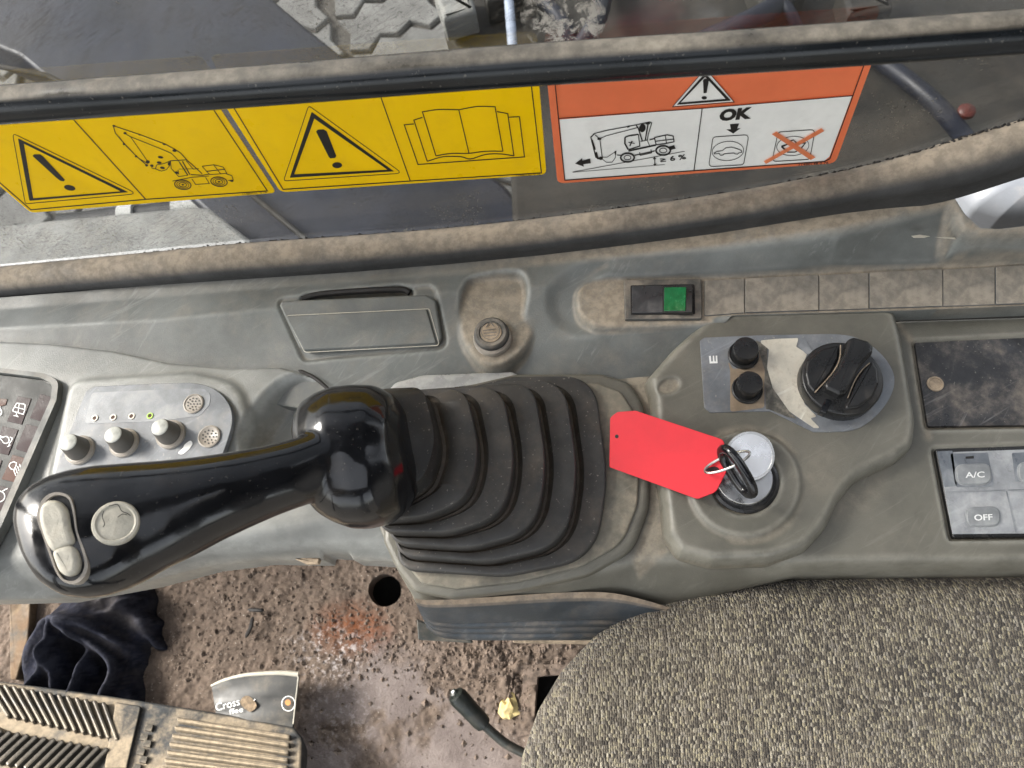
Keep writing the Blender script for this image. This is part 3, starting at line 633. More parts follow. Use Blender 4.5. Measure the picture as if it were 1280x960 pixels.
k.line([(840.5, 131), (917.5, 125), (884, 86), (879, 86)], .8, True); k.ring([(846, 128.5), (846.2, 128), (879.6, 90.5), (882.6, 90.5), (912.8, 122.5), (912.6, 123.2)], [(850.5, 125.8), (850.8, 125.4), (880.6, 94), (881.8, 94), (906.5, 120.7), (906, 121.2)])
k.poly([(878.6, 97.5), (880, 96), (884.5, 95.8), (886, 97), (883, 113.5), (879.2, 114)]); k.poly(ell(880, 119.7, 3.4, 2.1, 14))
k.text('OK', (897.5, 149.5), (938, 146), (901, 134.4), .055)
k.build('printed_symbol', MT['black'], s3)
k = Ink(SG, .0012, T3)
for w, pts in ((4, [(165, 850), (1060, 683)]), (3, [(165, 852), (900, 790)]), (7, [(820, 735), (822, 790)]), (6, [(340, 540), (440, 515), (605, 485), (780, 448), (797, 455), (770, 545), (762, 592)]), (5, [(380, 582), (430, 560), (660, 500), (690, 490)]), (12, [(600, 488), (620, 482)]), (9, [(670, 470), (690, 500), (722, 602)]), (9, [(770, 450), (745, 592)]), (8, [(340, 540), (310, 570), (350, 730), (392, 742)]), (6, [(345, 552), (382, 585), (402, 738)]), (13, [(352, 690), (365, 738), (395, 742)]), (9, [(320, 590), (345, 670)]),
               (4, [(400, 745), (435, 772), (480, 770), (505, 735), (512, 682), (440, 730), (400, 730)]), (9, [(585, 570), (610, 560), (690, 547)]), (11, [(583, 570), (582, 620), (608, 668)]), (7, [(690, 548), (702, 640), (610, 670)]), (6, [(610, 610), (660, 620)]), (9, [(622, 640), (640, 600)]), (5, [(705, 605), (760, 592), (780, 640), (705, 655)]), (11, [(610, 680), (830, 632)]), (6, [(520, 712), (560, 716)]), (7, [(660, 715), (820, 680)]), (6, [(700, 690), (705, 715), (795, 695), (790, 668)]),
               (7, [(818, 572), (920, 550), (968, 560), (975, 606), (910, 620), (832, 630), (818, 572)]), (6, [(825, 602), (970, 585)]), (6, [(905, 555), (915, 618)]), (8, [(780, 590), (820, 580)])): k.line(pts, w * 1.15)
k.poly([(185, 780), (240, 737), (243, 757), (304, 741), (310, 778), (250, 785), (255, 805)])
k.poly([(805, 745), (818, 722), (832, 742)]); k.poly([(808, 785), (822, 800), (835, 780)]); k.poly(ell(722, 495, 26, 34, 14, 10)); k.poly([(935, 645), (975, 632), (988, 660), (945, 672)]); k.poly(ell(378, 582, 18, 10, 10)); k.poly(ell(765, 458, 20, 9, 10)); k.poly(ell(390, 738, 16, 14, 10)); k.poly([(500, 680), (512, 678), (512, 715), (500, 705)])
for cx, cy, q in ((603, 732, 1), (888, 675, 1.06)):
    k.line(ell(cx, cy, 54 * q, 35 * q, 28), 13, True); k.line(ell(cx, cy, 27 * q, 18 * q, 20), 6, True)
k.build('printed_drawing', MT['black'], s3)
k = Ink(SG, .0012); k.text('\u2265 6 %', (825.6, 200.9), (857.5, 196.5), (824.6, 194.6), .02)
k.tf = T4
k.poly([(290, 405), (355, 400), (340, 435), (365, 432), (313, 470), (265, 442), (297, 440)])
k.line(fillet([(172, 495, 26), (422, 478, 26), (385, 688, 26), (142, 702, 26)], 4), 5, True); k.line(ell(276, 592, 110, 67, 32, -5), 4, True)
k.line([(180, 606), (200, 595), (236, 590), (262, 570), (300, 565), (345, 578), (370, 588), (372, 600), (350, 606), (343, 614), (325, 612), (318, 606), (250, 612), (242, 620), (225, 622), (216, 610), (182, 612)], 5, True)
k.line(fillet([(625, 460, 26), (882, 442, 26), (845, 650, 26), (582, 666, 26)], 4), 5, True); k.line(ell(727, 557, 112, 67, 32, -5), 4, True)
k.line([(650, 560), (690, 545), (705, 525), (730, 515), (760, 540), (815, 535), (780, 580), (740, 600), (690, 600), (650, 560)], 7, True)
k.tf = lambda x, y: (x, y); k.text('11480148 0 76', (998, 205.1), (1035, 202.2), (998.4, 202.3), .02)
k.build('printed_icons', MT['black'], s3)
k = Ink(SG, .0016, T4); k.poly([(525, 660), (540, 678), (945, 448), (925, 428)]); k.poly([(580, 470), (612, 452), (885, 632), (850, 650)]); k.build('orange_cross', MT['orange'], s3)

# ================================================================== SIDE TRIM (slate moulding under the window)
tr = empty('side_trim', 'slate grey moulded trim panel under the window, with lid, cap and switch row', 'trim panel', (-.05, .2, .02))
def cpts(pts, z0, z1=None, xr=(0, 1280)):      # px points with z graded from left to right
    out = []
    for q in pts:
        t_ = np.clip((q[0] - xr[0]) / (xr[1] - xr[0]), 0, 1); out.append(P(q[0], q[1], q[2] if len(q) > 2 else z0 + ((z1 if z1 is not None else z0) - z0) * t_))
    return out
def zy(px, py, y): return float(PY(px, py, y)[2])
c0px = [(-140, 385), (0, 372), (150, 360), (300, 348), (430, 338), (560, 326), (680, 313), (800, 297), (900, 283), (1000, 266), (1100, 249), (1188, 236)]
C0 = [PY(x, y, .233 + .012 * np.clip(x / 1200, 0, 1)) for x, y in c0px]; zr = C0[-1][2]
C0 += [P(1207, 268, zr - .006), P(1226, 285, zr - .009), P(1250, 286, zr - .010), P(1300, 280, zr - .010), P(1420, 272, zr - .01)]
z0 = lambda x: float(np.interp(P(x, 300, .02)[0], [q[0] for q in C0], [q[2] for q in C0]))
C1 = [P(x, y, z0(x) - .0015) for x, y in [(-140, 398), (0, 387), (200, 371), (420, 354), (560, 344), (660, 333), (760, 322), (900, 307.5), (1048, 286), (1185, 258)]] + [P(1205, 285, zr - .008), P(1228, 293, zr - .011), P(1300, 289, zr - .012), P(1420, 282, zr - .012)]
C2 = [P(*q) for q in [(-140, 418, -.003), (0, 410, 0), (200, 400, .003), (350, 385, .006), (560, 365, .010), (680, 358, .013), (780, 348, .013), (930, 345, .013), (1085, 337, .013), (1280, 329, .013), (1420, 322, .013)]]
C3 = [P(*q) for q in [(-140, 440, -.004), (0, 432, -.003), (150, 436, -.003), (300, 450, -.004), (420, 446, .000), (600, 446, .0), (700, 425, .004), (760, 412, .008), (880, 405, .011), (910, 396, .0125), (1120, 389, .0125), (1280, 382, .0125), (1420, 376, .0125)]]
C4 = [P(*q) for q in [(-140, 500, -.012), (0, 490, -.012), (300, 520, -.012), (420, 530, -.012), (600, 500, -.010), (800, 500, -.010), (880, 460, -.005), (910, 430, .006), (1120, 400, .012), (1420, 386, .012)]]
hf = HF(C0[0][0] - .01, C0[-1][0] + .02, .11, .31, .0009)
hf.curves([C0, C1, C2, C3, C4]); hf.Z = hf.blur(.7)
def setz(pts, z, soft, keepdust=0, sp=True):
    w = W2(spline(pts, 5, True) if sp else fillet(pts, r=6), z); m_ = hf.mask(w, soft); hf.Z = hf.Z * (1 - m_) + z * m_
    if keepdust: hf.D = np.maximum(hf.D, m_ * keepdust)
    return m_
# dusty top ledge
top = W2([tuple(proj(q)) + (q[2],) for q in C0] + [tuple(proj(q)) + (q[2],) for q in C1[::-1]])
led = hf.mask(top, .0025); xfac = sstep(-.12, .05, hf.X); hf.D = np.maximum(hf.D, led * (.2 + .78 * xfac))
# scooped left end of the switch trough, then its floor
scoop = W2(spline([(688, 378), (694, 360), (712, 346), (745, 334), (760, 336), (742, 352), (735, 380), (745, 405), (725, 408), (700, 398)], 5, True), .012)
hf.Z -= .0028 * hf.mask(scoop, .005)
setz([(720, 380), (722, 364), (736, 353), (760, 350), (780, 349.5), (880, 347.5), (930, 346), (1085, 338), (1280, 330), (1400, 324), (1400, 378), (1280, 383), (1120, 389), (910, 395), (882, 404.5), (760, 409), (738, 404), (725, 394)], .0115, .0012, .95)
# cap recess and its round boss
setz([(583, 362), (592, 352), (630, 347), (652, 350), (658, 370), (655, 395), (665, 415), (655, 438), (635, 455), (612, 460), (595, 450), (578, 425), (575, 400), (577, 380)], .006, .0022, .8)
# shallow recess round the lid
rec = W2(fillet([(345, 374, 10), (545, 361, 12), (560, 433, 14), (374, 447, 12)], 6), .004); rm = hf.mask(rec, .0007); hf.Z -= .0015 * rm
slot = W2(fillet([(370, 374, 3), (385, 367, 3), (500, 359, 3), (515, 364, 3), (515, 372, 3)], 4), .006); hf.Z -= .009 * hf.mask(slot, .0006)
hf.Z = hf.blur(.6)
out = [q[:2] for q in C0] + [C0[-1][:2] + np.array([0, -.02])] + W2([(1400, 377, .0125), (1280, 382, .0125), (1120, 388.5, .0125), (915, 394, .0125), (880, 440, -.004), (800, 495, -.011), (600, 500, -.011), (430, 520, -.012), (300, 500, -.012), (100, 480, -.012), (-130, 480, -.012)])
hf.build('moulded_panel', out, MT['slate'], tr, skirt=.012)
# storage lid
zl = lambda px, py: (px, py, float(hf.Z[np.clip(int((P(px, py, .005)[0] - hf.xs[0]) / hf.res), 0, len(hf.xs) - 1), np.clip(int((P(px, py, .005)[1] - hf.ys[0]) / hf.res), 0, len(hf.ys) - 1)]))
LP = P3((350, 380, .0085), (550, 368, .0095), (380, 440, .0005))
lid = plate('storage_lid', LP, [(350.5, 382, 4), (354, 377, 4), (533, 369, 10), (546, 376, 8), (553.5, 424, 8), (548, 433, 6), (385, 440.5, 5), (375, 435, 4)], -.004, .0022, .0014, MT['slate'], tr)
plate('lid_panel', LP, [(359, 396, 3), (535, 387.5, 3), (547.5, 430.5, 3), (382, 439, 4)], .001, .0034, .0009, MT['slate'], lid)
k = Ink(LP.up(.0023), .00015); k.line(fillet([(357.5, 394.5, 3), (536.5, 386, 3), (549.5, 431.8, 4), (381, 440.5, 5)], 4), .8, True); k.build('pale_edge_line', MT['worn'], lid)  # pale outline round the lid panel
for a in range(7): pass
o = sweep('crevice_shade_dirt', spline([P(378, 374, .006), P(400, 368, .0065), (P(450, 364, .0065)), P(500, 362, .0065), P(512, 366, .006)], 6), .0020, MT['twig'], tr, 8)  # dark strip standing in for the crevice's shade and dirt crumbs
# screw cap button
cb = P(616, 424, .006); m1 = mpp(cb)
cp = lathe('push_cap', cb, (0, 0, 1), [(24 * m1, -.003), (24 * m1, .002), (23 * m1, .0028), (20 * m1, .003)], MT['greyring'], tr, label='pale ring under the round cap')
c2 = P(613.5, 415, .0125); m2 = mpp(c2)
lathe('cap_head', c2, (0, 0, 1), [(21.5 * m2, -.009), (22.5 * m2, -.003), (21.5 * m2, -.001), (19 * m2, 0), (15.2 * m2, .0), (14.5 * m2, -.0008), (0, -.0008)], MT['tancap'], cp)
CP = Pl(c2 - np.array([0, 0, .0008]), (1, 0, 0), (0, 0, 1))
lathe('cap_disc', c2 - np.array([0, 0, .0009]), (0, 0, 1), [(13.5 * m2, 0), (13.2 * m2, .0006), (0, .0007)], MT['tandust'], cp, 28)
k = Ink(CP, .0009)
for p in ([(604, 414), (620, 412)], [(605, 417.5), (621, 416)], [(606, 421), (620, 419.5)], [(608, 410), (613, 403), (618, 409)]): k.line(p, 1.2)
k.line(ell(613, 414, 11.5, 11, 24), .9, True); k.build('cap_symbol', MT['tancap'], cp)
# rocker switch
SW = PZ(.0125)
rs = plate('rocker_switch', SW, [(779.5, 351.5, 2), (876.5, 350, 2), (877, 399.5, 2), (781, 400.5, 2)], -.002, .0016, .0006, mk('dusty_switch_frame', (.075, .075, .07), .5, dust=.85, dth=(.35, .65), dcol=(.27, .23, .18)), tr)
plate('switch_well', SW.up(.0016), [(788, 357, 2), (868, 355.5, 2), (869, 393, 2), (788.5, 394, 2)], 0, .0003, 0, MT['twig'], rs)
LQ = P3((790, 375, .0142), (829, 375, .0150), (829, 392, .0150)); RQ = P3((829, 375, .0150), (866, 374, .0185), (829, 392, .0150))
plate('rocker_half', LQ, [(790, 358.5, 2), (828.5, 358, .5), (828.5, 391.5, .5), (790, 392, 2)], -.002, .001, .0005, mk('dark_grey_rocker', (.035, .036, .038), .35, dust=.5, dth=(.45, .8), dcol=(.2, .19, .18)), rs)
plate('rocker_half', RQ, [(829, 358, .5), (865.5, 356.5, 2), (865.5, 391, 2), (829, 391.5, .5)], -.003, .001, .0005, MT['blackpl'], rs)
plate('green_lens', RQ.up(.001), [(830.5, 359.5, 1), (858, 359, 1), (857, 388.5, 1), (830, 389, 1)], -.0005, .0005, .0003, MT['green'], rs)
# dusty blank covers along the trough
dustpl = mk('dust_covered_blank', (.11, .115, .115), .7, dust=.9, dth=(.12, .62), dcol=(.30, .26, .205), dsc=24)
xs = [880, 930.6, 1023, 1085.6, 1177.6, 1243, 1310]
ytop = lambda x: 351 - (x - 880) * .0475; ybot = lambda x: 400 - (x - 880) * .06 if x < 925 else 393.5 - (x - 925) * .033
for i in range(6):
    a, b = xs[i] + .5, xs[i + 1] - .5
    plate('blank_cover', PZ(.0115), [(a, ytop(a) + .8, 1.2), (b, ytop(b) + .8, 1.2), (b, ybot(b) - 1.5, 1.2), (a, (ybot(a) if i else 397) - 1.5, 1.2)], -.002, .0011 + .0003 * (i % 2), .0003, dustpl, tr)
# paint scratch on the slope
k = Ink(P3((1140, 296, .035), (1200, 297, .035), (1170, 310, .022)), .0003)
k.poly([(1139, 295.5), (1150, 294), (1163, 296), (1155, 298), (1142, 298)]); k.poly([(1168, 297), (1194, 297.5), (1195, 300), (1180, 298.5)]); k.build('pale_scrape', MT['worn'], tr)

# ================================================================== FRONT CONSOLE
fc = empty('front_console', 'light grey front console with monitor, three knobs and indicator lights, left of the joystick', 'console', P(180, 560, 0))
D0 = [P(*q) for q in [(-150, 420, .001), (0, 426, .001), (60, 429, .001), (140, 438, .001), (210, 453, .001), (290, 460, .001), (350, 458, .001), (388, 470, .001), (420, 497, .001), (520, 520, .001)]]
D1 = [P(*q) for q in [(-150, 462, .004), (100, 470, .004), (300, 485, .002), (420, 520, .0), (520, 530, -.002)]]
D2 = [P(*q) for q in [(-150, 700, .0), (60, 700, .0), (180, 690, -.001), (260, 676, -.002), (400, 650, -.004), (520, 640, -.006)]]
D3 = [P(*q) for q in [(-150, 725, -.006), (0, 722, -.006), (60, 718, -.006), (180, 705, -.008), (260, 690, -.010), (400, 680, -.014), (520, 680, -.014)]]
D4 = [P(*q) for q in [(-150, 752, -.022), (0, 750, -.022), (70, 748, -.022), (180, 728, -.024), (260, 708, -.026), (400, 699, -.028), (520, 706, -.028)]]
hf = HF(-.50, -.05, .04, .28, .0009); hf.curves([D0, D1, D2, D3, D4]); hf.Z = hf.blur(2)
hf.Z += .0035 * hf.mask(W2(fillet([(58, 610, 20), (90, 478, 26), (240, 466, 30), (300, 480, 40), (312, 530, 40), (285, 620, 20)], 8), .004), .003)
hf.Z -= .019 * hf.mask(W2(spline([(335, 500), (365, 478), (395, 480), (430, 510), (430, 560), (380, 580), (330, 570), (312, 545)], 5, True), 0), .0065)
hf.Z = hf.blur(.8)
hf.D = np.maximum(hf.D, .7 * sstep(.004, 0, seg_dist([q[:2] for q in D4], hf.X, hf.Y, False)[0]) * sstep(-.23, -.17, hf.X))
out = [q[:2] for q in D0] + W2([(520, 560, -.004), (520, 690, -.02), (500, 703, -.028), (442, 700, -.028), (440, 694, -.027), (408, 693, -.027), (404, 700, -.028), (330, 700, -.027), (260, 708, -.026), (180, 728, -.024), (70, 748, -.022), (0, 750, -.022), (-140, 752, -.022)])
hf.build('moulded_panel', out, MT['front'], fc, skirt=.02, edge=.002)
sweep('panel_gap', [p_ + np.array([0, .0006, -.0012]) for p_ in spline([P(372, 463, .001), P(388, 470, .001), P(402, 480, .001), P(420, 497, .001)], 5)], [.0003] + [.0011] * 14 + [.0009], MT['twig'], fc, 8)
plate('edge_clip', PZ(-.028), [(365, 697, 3), (402, 699, 2), (400, 706, 2), (385, 706.5, 3)], 0, .003, .0008, MT['tandust'], fc)
# monitor
ZM = .006; mon = [(-150, 455, 10), (0, 463.5, 0), (62, 471, 14), (82, 480, 12), (79, 505, 12), (12, 660, 20), (-60, 790, 10), (-150, 790, 10)]; moi = [(-150, 463, 10), (0, 470, 0), (58, 477, 11), (73, 485, 9), (71, 503, 9), (4, 655, 16), (-66, 780, 10), (-150, 780, 10)]
mp_ = ringplate('monitor_panel', PZ(ZM - .004), fillet(mon), fillet(moi), 0, .0062, mk('mid_grey_bezel', (.12, .124, .118), .5, dust=.2, spec=.3), fc)
scr = plate('screen', PZ(ZM - .003), [(-146, 465, 8), (0, 471, 0), (57, 478, 10), (72, 486, 8), (70, 503, 8), (3, 655, 14), (-66, 778, 8), (-146, 778, 8)], 0, .003, 0, MT['screen'], mp_)
SP = PZ(ZM)
T5 = lambda x, y: (x / 4.174, 450 + y / 4.174)
cells = [((95, 190), (165, 202), (115, 337), (38, 320), 0), ((213, 178), (280, 196), (232, 327), (158, 303), 0), ((15, 345), (97, 365), (45, 497), (-30, 480), 0), ((138, 335), (218, 353), (150, 487), (83, 465), 0), ((68, 495), (137, 514), (82, 640), (10, 622), 1), ((0, 655), (66, 672), (18, 792), (-50, 775), 0), ((-70, 520), (13, 523), (-12, 600), (-90, 590), 0), ((-60, 195), (40, 205), (32, 235), (-60, 260), 1), ((-70, 350), (-5, 352), (-45, 480), (-100, 470), 0)]
for a, b, c, d, q in cells: plate('indicator_window', SP, [(*T5(*p), .8) for p in (a, b, c, d)], -.001, .0004, .0001, MT['maroon2'] if q else MT['maroon'], mp_)
k = Ink(SP, .0006, lambda x, y: (x / 6, 440 + y / 6))
k.line(fillet([(130, 385, 8), (195, 395, 12), (190, 440, 8), (180, 470, 5), (98, 445, 8)], 3), 6, True); k.line([(115, 415), (195, 435)], 5); k.line([(150, 390), (140, 460)], 5); k.line([(130, 455), (128, 475), (108, 480), (140, 488), (128, 470)], 5)
k.line(ell(48, 662, 26, 26, 18, 0, -150, 150), 6); k.line([(5, 630), (25, 640), (5, 650), (25, 672)], 6); k.line([(80, 640), (100, 650), (90, 670), (75, 690), (72, 712)], 6); k.line([(60, 712), (85, 700)], 5)
k.line([(75, 850), (85, 835), (110, 825), (130, 835), (125, 860), (110, 885), (90, 880), (75, 862)], 6, True)
for i in range(4): k.line([(108 + 15 * i, 885 - 14 * i), (124 + 12 * i, 930 - 18 * i)], 6)
k.line(ell(0, 1085, 42, 40, 24, 0), 7, True); k.line([(0, 1070), (-6, 1100)], 7); k.line([(25, 1045), (62, 1025)], 7); k.line(ell(0, 452, 17, 26, 12, 0, -90, 90), 6); k.line([(2, 426), (6, 410)], 6)
k.build('printed_icons', MT['print'], mp_)
# knob plate
KZ = .0075
kp = plate('control_plate', PZ(KZ), [(60, 620), (87, 541)] + [tuple(q_) for q_ in fillet([(104, 494, 9), (113, 484.5, 9)], 4)[4:6]] + [(118, 483.6)] + [tuple(q_) for q_ in spline([(170, 481), (226, 479), (245, 479.6), (260.5, 483), (274, 490.5), (283, 500), (288.5, 510), (290.8, 522), (289, 537), (280, 565), (262, 612)], 5)], -.003, .0005, .0003, MT['label'], fc)
plate('pale_field', PZ(KZ + .0005), [(106, 529.6, 4), (115, 491, 6), (228, 486, 8), (255, 486, 8), (264, 494, 8), (262, 506, 8), (250, 520, 8), (193, 527, 4)], 0, .0002, 0, MT['label2'], kp)
ZK = KZ + .0005
for i, (x, y) in enumerate(((119, 523), (142, 522), (165, 520.5), (188, 520))):
    p = P(x, y, ZK); q = mpp(p)
    lt = lathe('indicator_light', p, (0, 0, 1), [(4.2 * q, 0), (4.2 * q, .0007), (2.6 * q, .0007), (2.4 * q, .0002), (0, .0002)], mk('lit_ring_green', (.32, .5, .05), .4, attr=False) if i == 3 else MT['worn'], kp, 18, label='yellow green indicator ring' if i == 3 else None)
    lathe('lamp_hole', P(x, y, ZK + .0003), (0, 0, 1), [(2.3 * q, 0), (2.3 * q, .0001), (0, .0001)], MT['maroon2'], lt, 12)
for x, y, q_, rows_ in ((242.5, 505, 13, 0), (262, 546, 14.5, 1)):
    p = P(x, y, ZK); q = mpp(p)
    g = lathe('buzzer_grille', p, (0, 0, 1), [(q_ * q, 0), (q_ * q, .001), (q_ * q * .88, .0013), (q_ * q * .78, .0008), (0, .0008)], MT['greyring'], kp, 28)
    V = []; Fc = []
    spots = [(0, 0)] + [(.36 * math.cos(t), .36 * math.sin(t)) for t in np.arange(6) * 1.047] + [(.66 * math.cos(t), .66 * math.sin(t)) for t in np.arange(11) * .571]
    for sx, sy in spots:
        b = len(V); V += [P(x + q_ * sx * .9 + a, y + q_ * sy * .85 + c_, ZK + .00105) for a, c_ in ell(0, 0, 1.15, 1.05, 8)]; Fc.append(list(range(b, b + 8))[::-1])
    obj('grille_hole', V, Fc, MT['twig'], g, smooth=False)['kind'] = 'stuff'
for i, ((tx, ty), (bx, by)) in enumerate((((85.5, 553), (101, 563)), ((141.5, 543.5), (156, 554)), ((200, 534), (214, 543.5)))):
    p = P(bx, by, ZK); q = mpp(p); kn = lathe('rotary_knob', p, (0, 0, 1), [(19 * q, 0), (18.6 * q, .0016), (16.5 * q, .0022), (16 * q, .0024)], MT['greyring'], fc, 32)
    t_ = P(tx, ty, ZK + .0118); ax = t_ - p; L = np.linalg.norm(ax); q2 = mpp(t_)
    lathe('knob_body', p, ax, [(15.4 * q, .001), (14.8 * q, .004), (11.8 * q2, L - .0006), (11 * q2, L)], MT['knob'], kn, 32)
    lathe('knob_cap', p, ax, [(11 * q2, L - .0002), (10.8 * q2, L + .0004), (9.6 * q2, L + .0008), (0, L + .001)], MT['knobcap'], kn, 28)
k = Ink(PZ(ZK), .0003)
k.poly(spline([(231, 556), (238, 551), (241, 555), (236, 562), (228, 568), (223, 566), (229, 560)], 3, True))
k.build('chipped_paint', MT['print'], kp)

# ================================================================== ARMREST CONSOLE
ac = empty('armrest_console', 'olive grey armrest console carrying the dial, ignition and climate panels', 'console', P(950, 600, 0))
K0 = [P(*q) for q in [(440, 505, -.006), (560, 478, -.006), (760, 471, -.005), (830, 470, -.003), (880, 440, -.001), (1000, 410, -.001), (1120, 402, -.001), (1280, 397, -.001), (1460, 390, -.001)]]
K2 = [P(*q) for q in [(440, 700, -.006), (500, 712, -.006), (560, 728, -.006), (700, 722, -.006), (790, 700, -.005), (830, 698, -.003), (1000, 700, -.001), (1280, 698, -.001), (1460, 697, -.001)]]
K3 = [P(*q) for q in [(440, 740, -.016), (530, 752, -.016), (600, 752, -.018), (700, 745, -.020), (790, 735, -.022), (900, 718, -.014), (1000, 711, -.007), (1280, 709, -.006), (1460, 708, -.006)]]
K4 = [P(*q) for q in [(440, 780, -.050), (530, 800, -.050), (600, 800, -.052), (760, 800, -.056), (900, 775, -.056), (1000, 738, -.050), (1280, 729, -.050), (1460, 728, -.050)]]
hf = HF(-.14, .29, -.01, .25, .0009); hf.curves([K0, K2, K3, K4]); hf.Z = hf.blur(1.8)
hf.Z -= .0035 * hf.mask(W2(fillet([(1140, 427, 5), (1460, 412, 0), (1460, 532, 0), (1157, 536, 5)], 4), -.001), .0008)
hf.Z -= .004 * hf.mask(W2(fillet([(1165, 561.5, 4), (1460, 551, 0), (1460, 672, 0), (1187, 675, 5)], 4), -.001), .0008)
hf.D = np.maximum(hf.D, .85 * sstep(.004, .0, np.abs(seg_dist(W2([(1120, 400), (1143, 430), (1152, 500), (1160, 545)], 0), hf.X, hf.Y, False)[0])))
hf.D = np.maximum(hf.D, 1.0 * hf.mask(W2([(780, 470), (810, 470), (818, 560), (826, 640), (835, 690), (800, 720), (790, 700), (812, 640), (812, 560), (800, 500)], -.004), .0015))
hf.D = np.maximum(hf.D, .45 * hf.mask(W2(spline([(1030, 620), (1080, 605), (1110, 590), (1090, 630), (1050, 650)], 4, True), 0), .006))
out = W2([(440, 505, -.006), (560, 477, -.006), (760, 470, -.005), (830, 469, -.003), (880, 440, -.001), (1000, 410, -.001), (1118, 403, -.001), (1124, 401, -.001), (1280, 396, -.001), (1450, 390, -.001), (1450, 712, -.007), (1000, 716, -.012), (900, 745, -.04), (850, 772, -.05), (760, 796, -.054), (562, 796, -.051), (545, 786, -.045), (528, 764, -.03), (514, 742, -.014), (498, 716, -.007), (487, 690, -.006), (470, 650, -.006), (440, 560, -.006)])
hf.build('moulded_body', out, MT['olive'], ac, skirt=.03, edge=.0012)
# dark lower skirt with ribs
ups = [(520, 744, -.010), (534, 746, -.0125), (570, 745, -.0145), (620, 742, -.0155), (700, 737, -.0185), (760, 737, -.0195), (805, 746, -.026), (850, 760, -.034)]; los = [(536, 781, -.047), (552, 793, -.051), (580, 797, -.054), (620, 798, -.055), (700, 798, -.055), (760, 797, -.056), (830, 797, -.058), (900, 797, -.060)]
U = spline([P(*q) for q in ups], 8); L_ = spline([P(*q) for q in los], 8); rows = []
for j in range(41):
    t_ = j / 40; off = .0022 + .0014 * math.sin(math.pi * min(1, t_ * 6) / 2)
    for gq in (.55, .68, .81): off -= .0016 * math.exp(-((t_ - gq) / .02) ** 2)
    if t_ > .94: off -= .004 * (t_ - .94) / .06
    rows.append([u * (1 - t_) + l * t_ + np.array([0, -.8, .6]) * off for u, l in zip(U, L_)])
o = loftgrid('lower_skirt', rows, MT['skirt'], ac, sharp=None); dv_ = np.zeros(len(o.data.vertices), np.float32); nr = len(U); dv_[:nr * 4] = .9; dv_[nr * 4:nr * 6] = .4
o.data.attributes.new('dust', 'FLOAT', 'POINT').data.foreach_set('value', dv_)
# floor bracket glimpsed under the skirt
br = empty('mounting_bracket', 'pale bent metal bracket under the dark skirt of the console', 'bracket', P(570, 790, -.12))
plate('bracket_plate', PZ(-.16), [(522, 774, 2), (545, 783, 3), (588, 795, 2), (592, 804, 2), (524, 800, 2)], 0, .004, .001, MT['rod'], br)
plate('bracket_foot', PZ(-.17), [(640, 790, 2), (745, 790, 2), (742, 806, 2), (642, 804, 2)], 0, .004, .001, MT['tandust'], br)

# ---- boot surround (flange)
FZ = -.001
fl = [(490, 512, 8), (520, 500, 16), (580, 489, 20), (645, 474, 20), (752, 474, 16), (786, 484, 22), (804, 512, 30), (813, 570, 60), (810, 640, 60), (790, 692, 50), (735, 722, 60), (650, 741, 60), (570, 750, 40), (522, 742, 16), (500, 714, 16), (484, 680, 10)]
plate('glare_flange', PZ(-.010), [(478, 506, 8), (499, 485, 16), (532, 476, 20), (642, 471.5, 10), (660, 480, 10), (640, 500, 10), (500, 520, 10)], 0, .0105, .003, mk('glare_pale_satin', (.36, .365, .36), .3, dust=.3, scratch=.3, dcol=(.34, .30, .25)), ac)  # flange corner coloured pale to stand in for its glancing glare
sur = plate('joystick_surround', PZ(-.008), fl, 0, .0095, .0045, MT['olive'], ac, segs=5)
fi = [(500, 516, 8), (528, 504, 12), (584, 493, 18), (650, 479, 18), (748, 480, 14), (776, 490, 20), (792, 515, 28), (800, 570, 60), (797, 632, 60), (778, 680, 50), (728, 708, 60), (648, 728, 60), (570, 737, 40), (528, 730, 14), (508, 706, 14), (494, 680, 10)]
plate('surround_lip', PZ(.0015), fi, -.001, .0015, .0012, mk('dusty_olive_plastic', (.15, .14, .11), .5, dust=.8, dth=(.35, .72), dcol=(.34, .29, .215), scratch=.3), sur, segs=4)

# ---- control unit (dial + ignition)
cu = [(805, 478, 8), (838, 440, 30), (880, 402, 24), (920, 393, 30), (1098, 388, 14), (1117, 396, 14), (1126, 430, 30), (1143, 530, 40), (1140, 562, 24), (1118, 580, 24), (1070, 602, 30), (1048, 628, 30), (1032, 662, 40), (1005, 692, 40), (960, 706, 40), (890, 709, 40), (845, 697, 18), (829, 672, 18), (826, 640, 20), (816, 560, 40), (812, 500, 20)]
hf = HF(.01, .19, .045, .21, .0007); CUZ = .011
cw = W2(fillet(cu, 8), 0.002); d, _, _ = sdf(cw, hf.X, hf.Y)
q = np.clip(1 + d / .0065, 0, 1); hf.Z = -.004 + (CUZ + .004) * np.sqrt(np.maximum(1 - q ** 2.6, 0))
hf.Z += .0022 * hf.mask(W2(ell(931, 606, 70, 66, 40), CUZ), .0016)
hf.Z -= .0022 * hf.mask(W2(ell(931, 601, 44, 42, 40), CUZ + .002), .001)
hf.Z -= .0012 * hf.mask(W2(ell(836, 482, 14, 9, 24, -20), CUZ), .0008); hf.D = np.maximum(hf.D, .95 * hf.mask(W2(ell(836, 482, 13, 8, 24, -20), CUZ), .001))
hf.D = np.maximum(hf.D, .5 * sstep(.0035, .0005, np.abs(sdf(W2(ell(931, 606, 74, 70, 40), CUZ), hf.X, hf.Y)[0])) * sstep(.45, .62, vnoise(hf.X, hf.Y, 60, 5)))
hf.D = np.maximum(hf.D, .35 * hf.mask(W2(ell(1020, 590, 30, 34, 20), CUZ), .012))
hf.Z = hf.blur(.45)
cun = hf.build('control_unit', cw, MT['olive'], ac, skirt=.004)
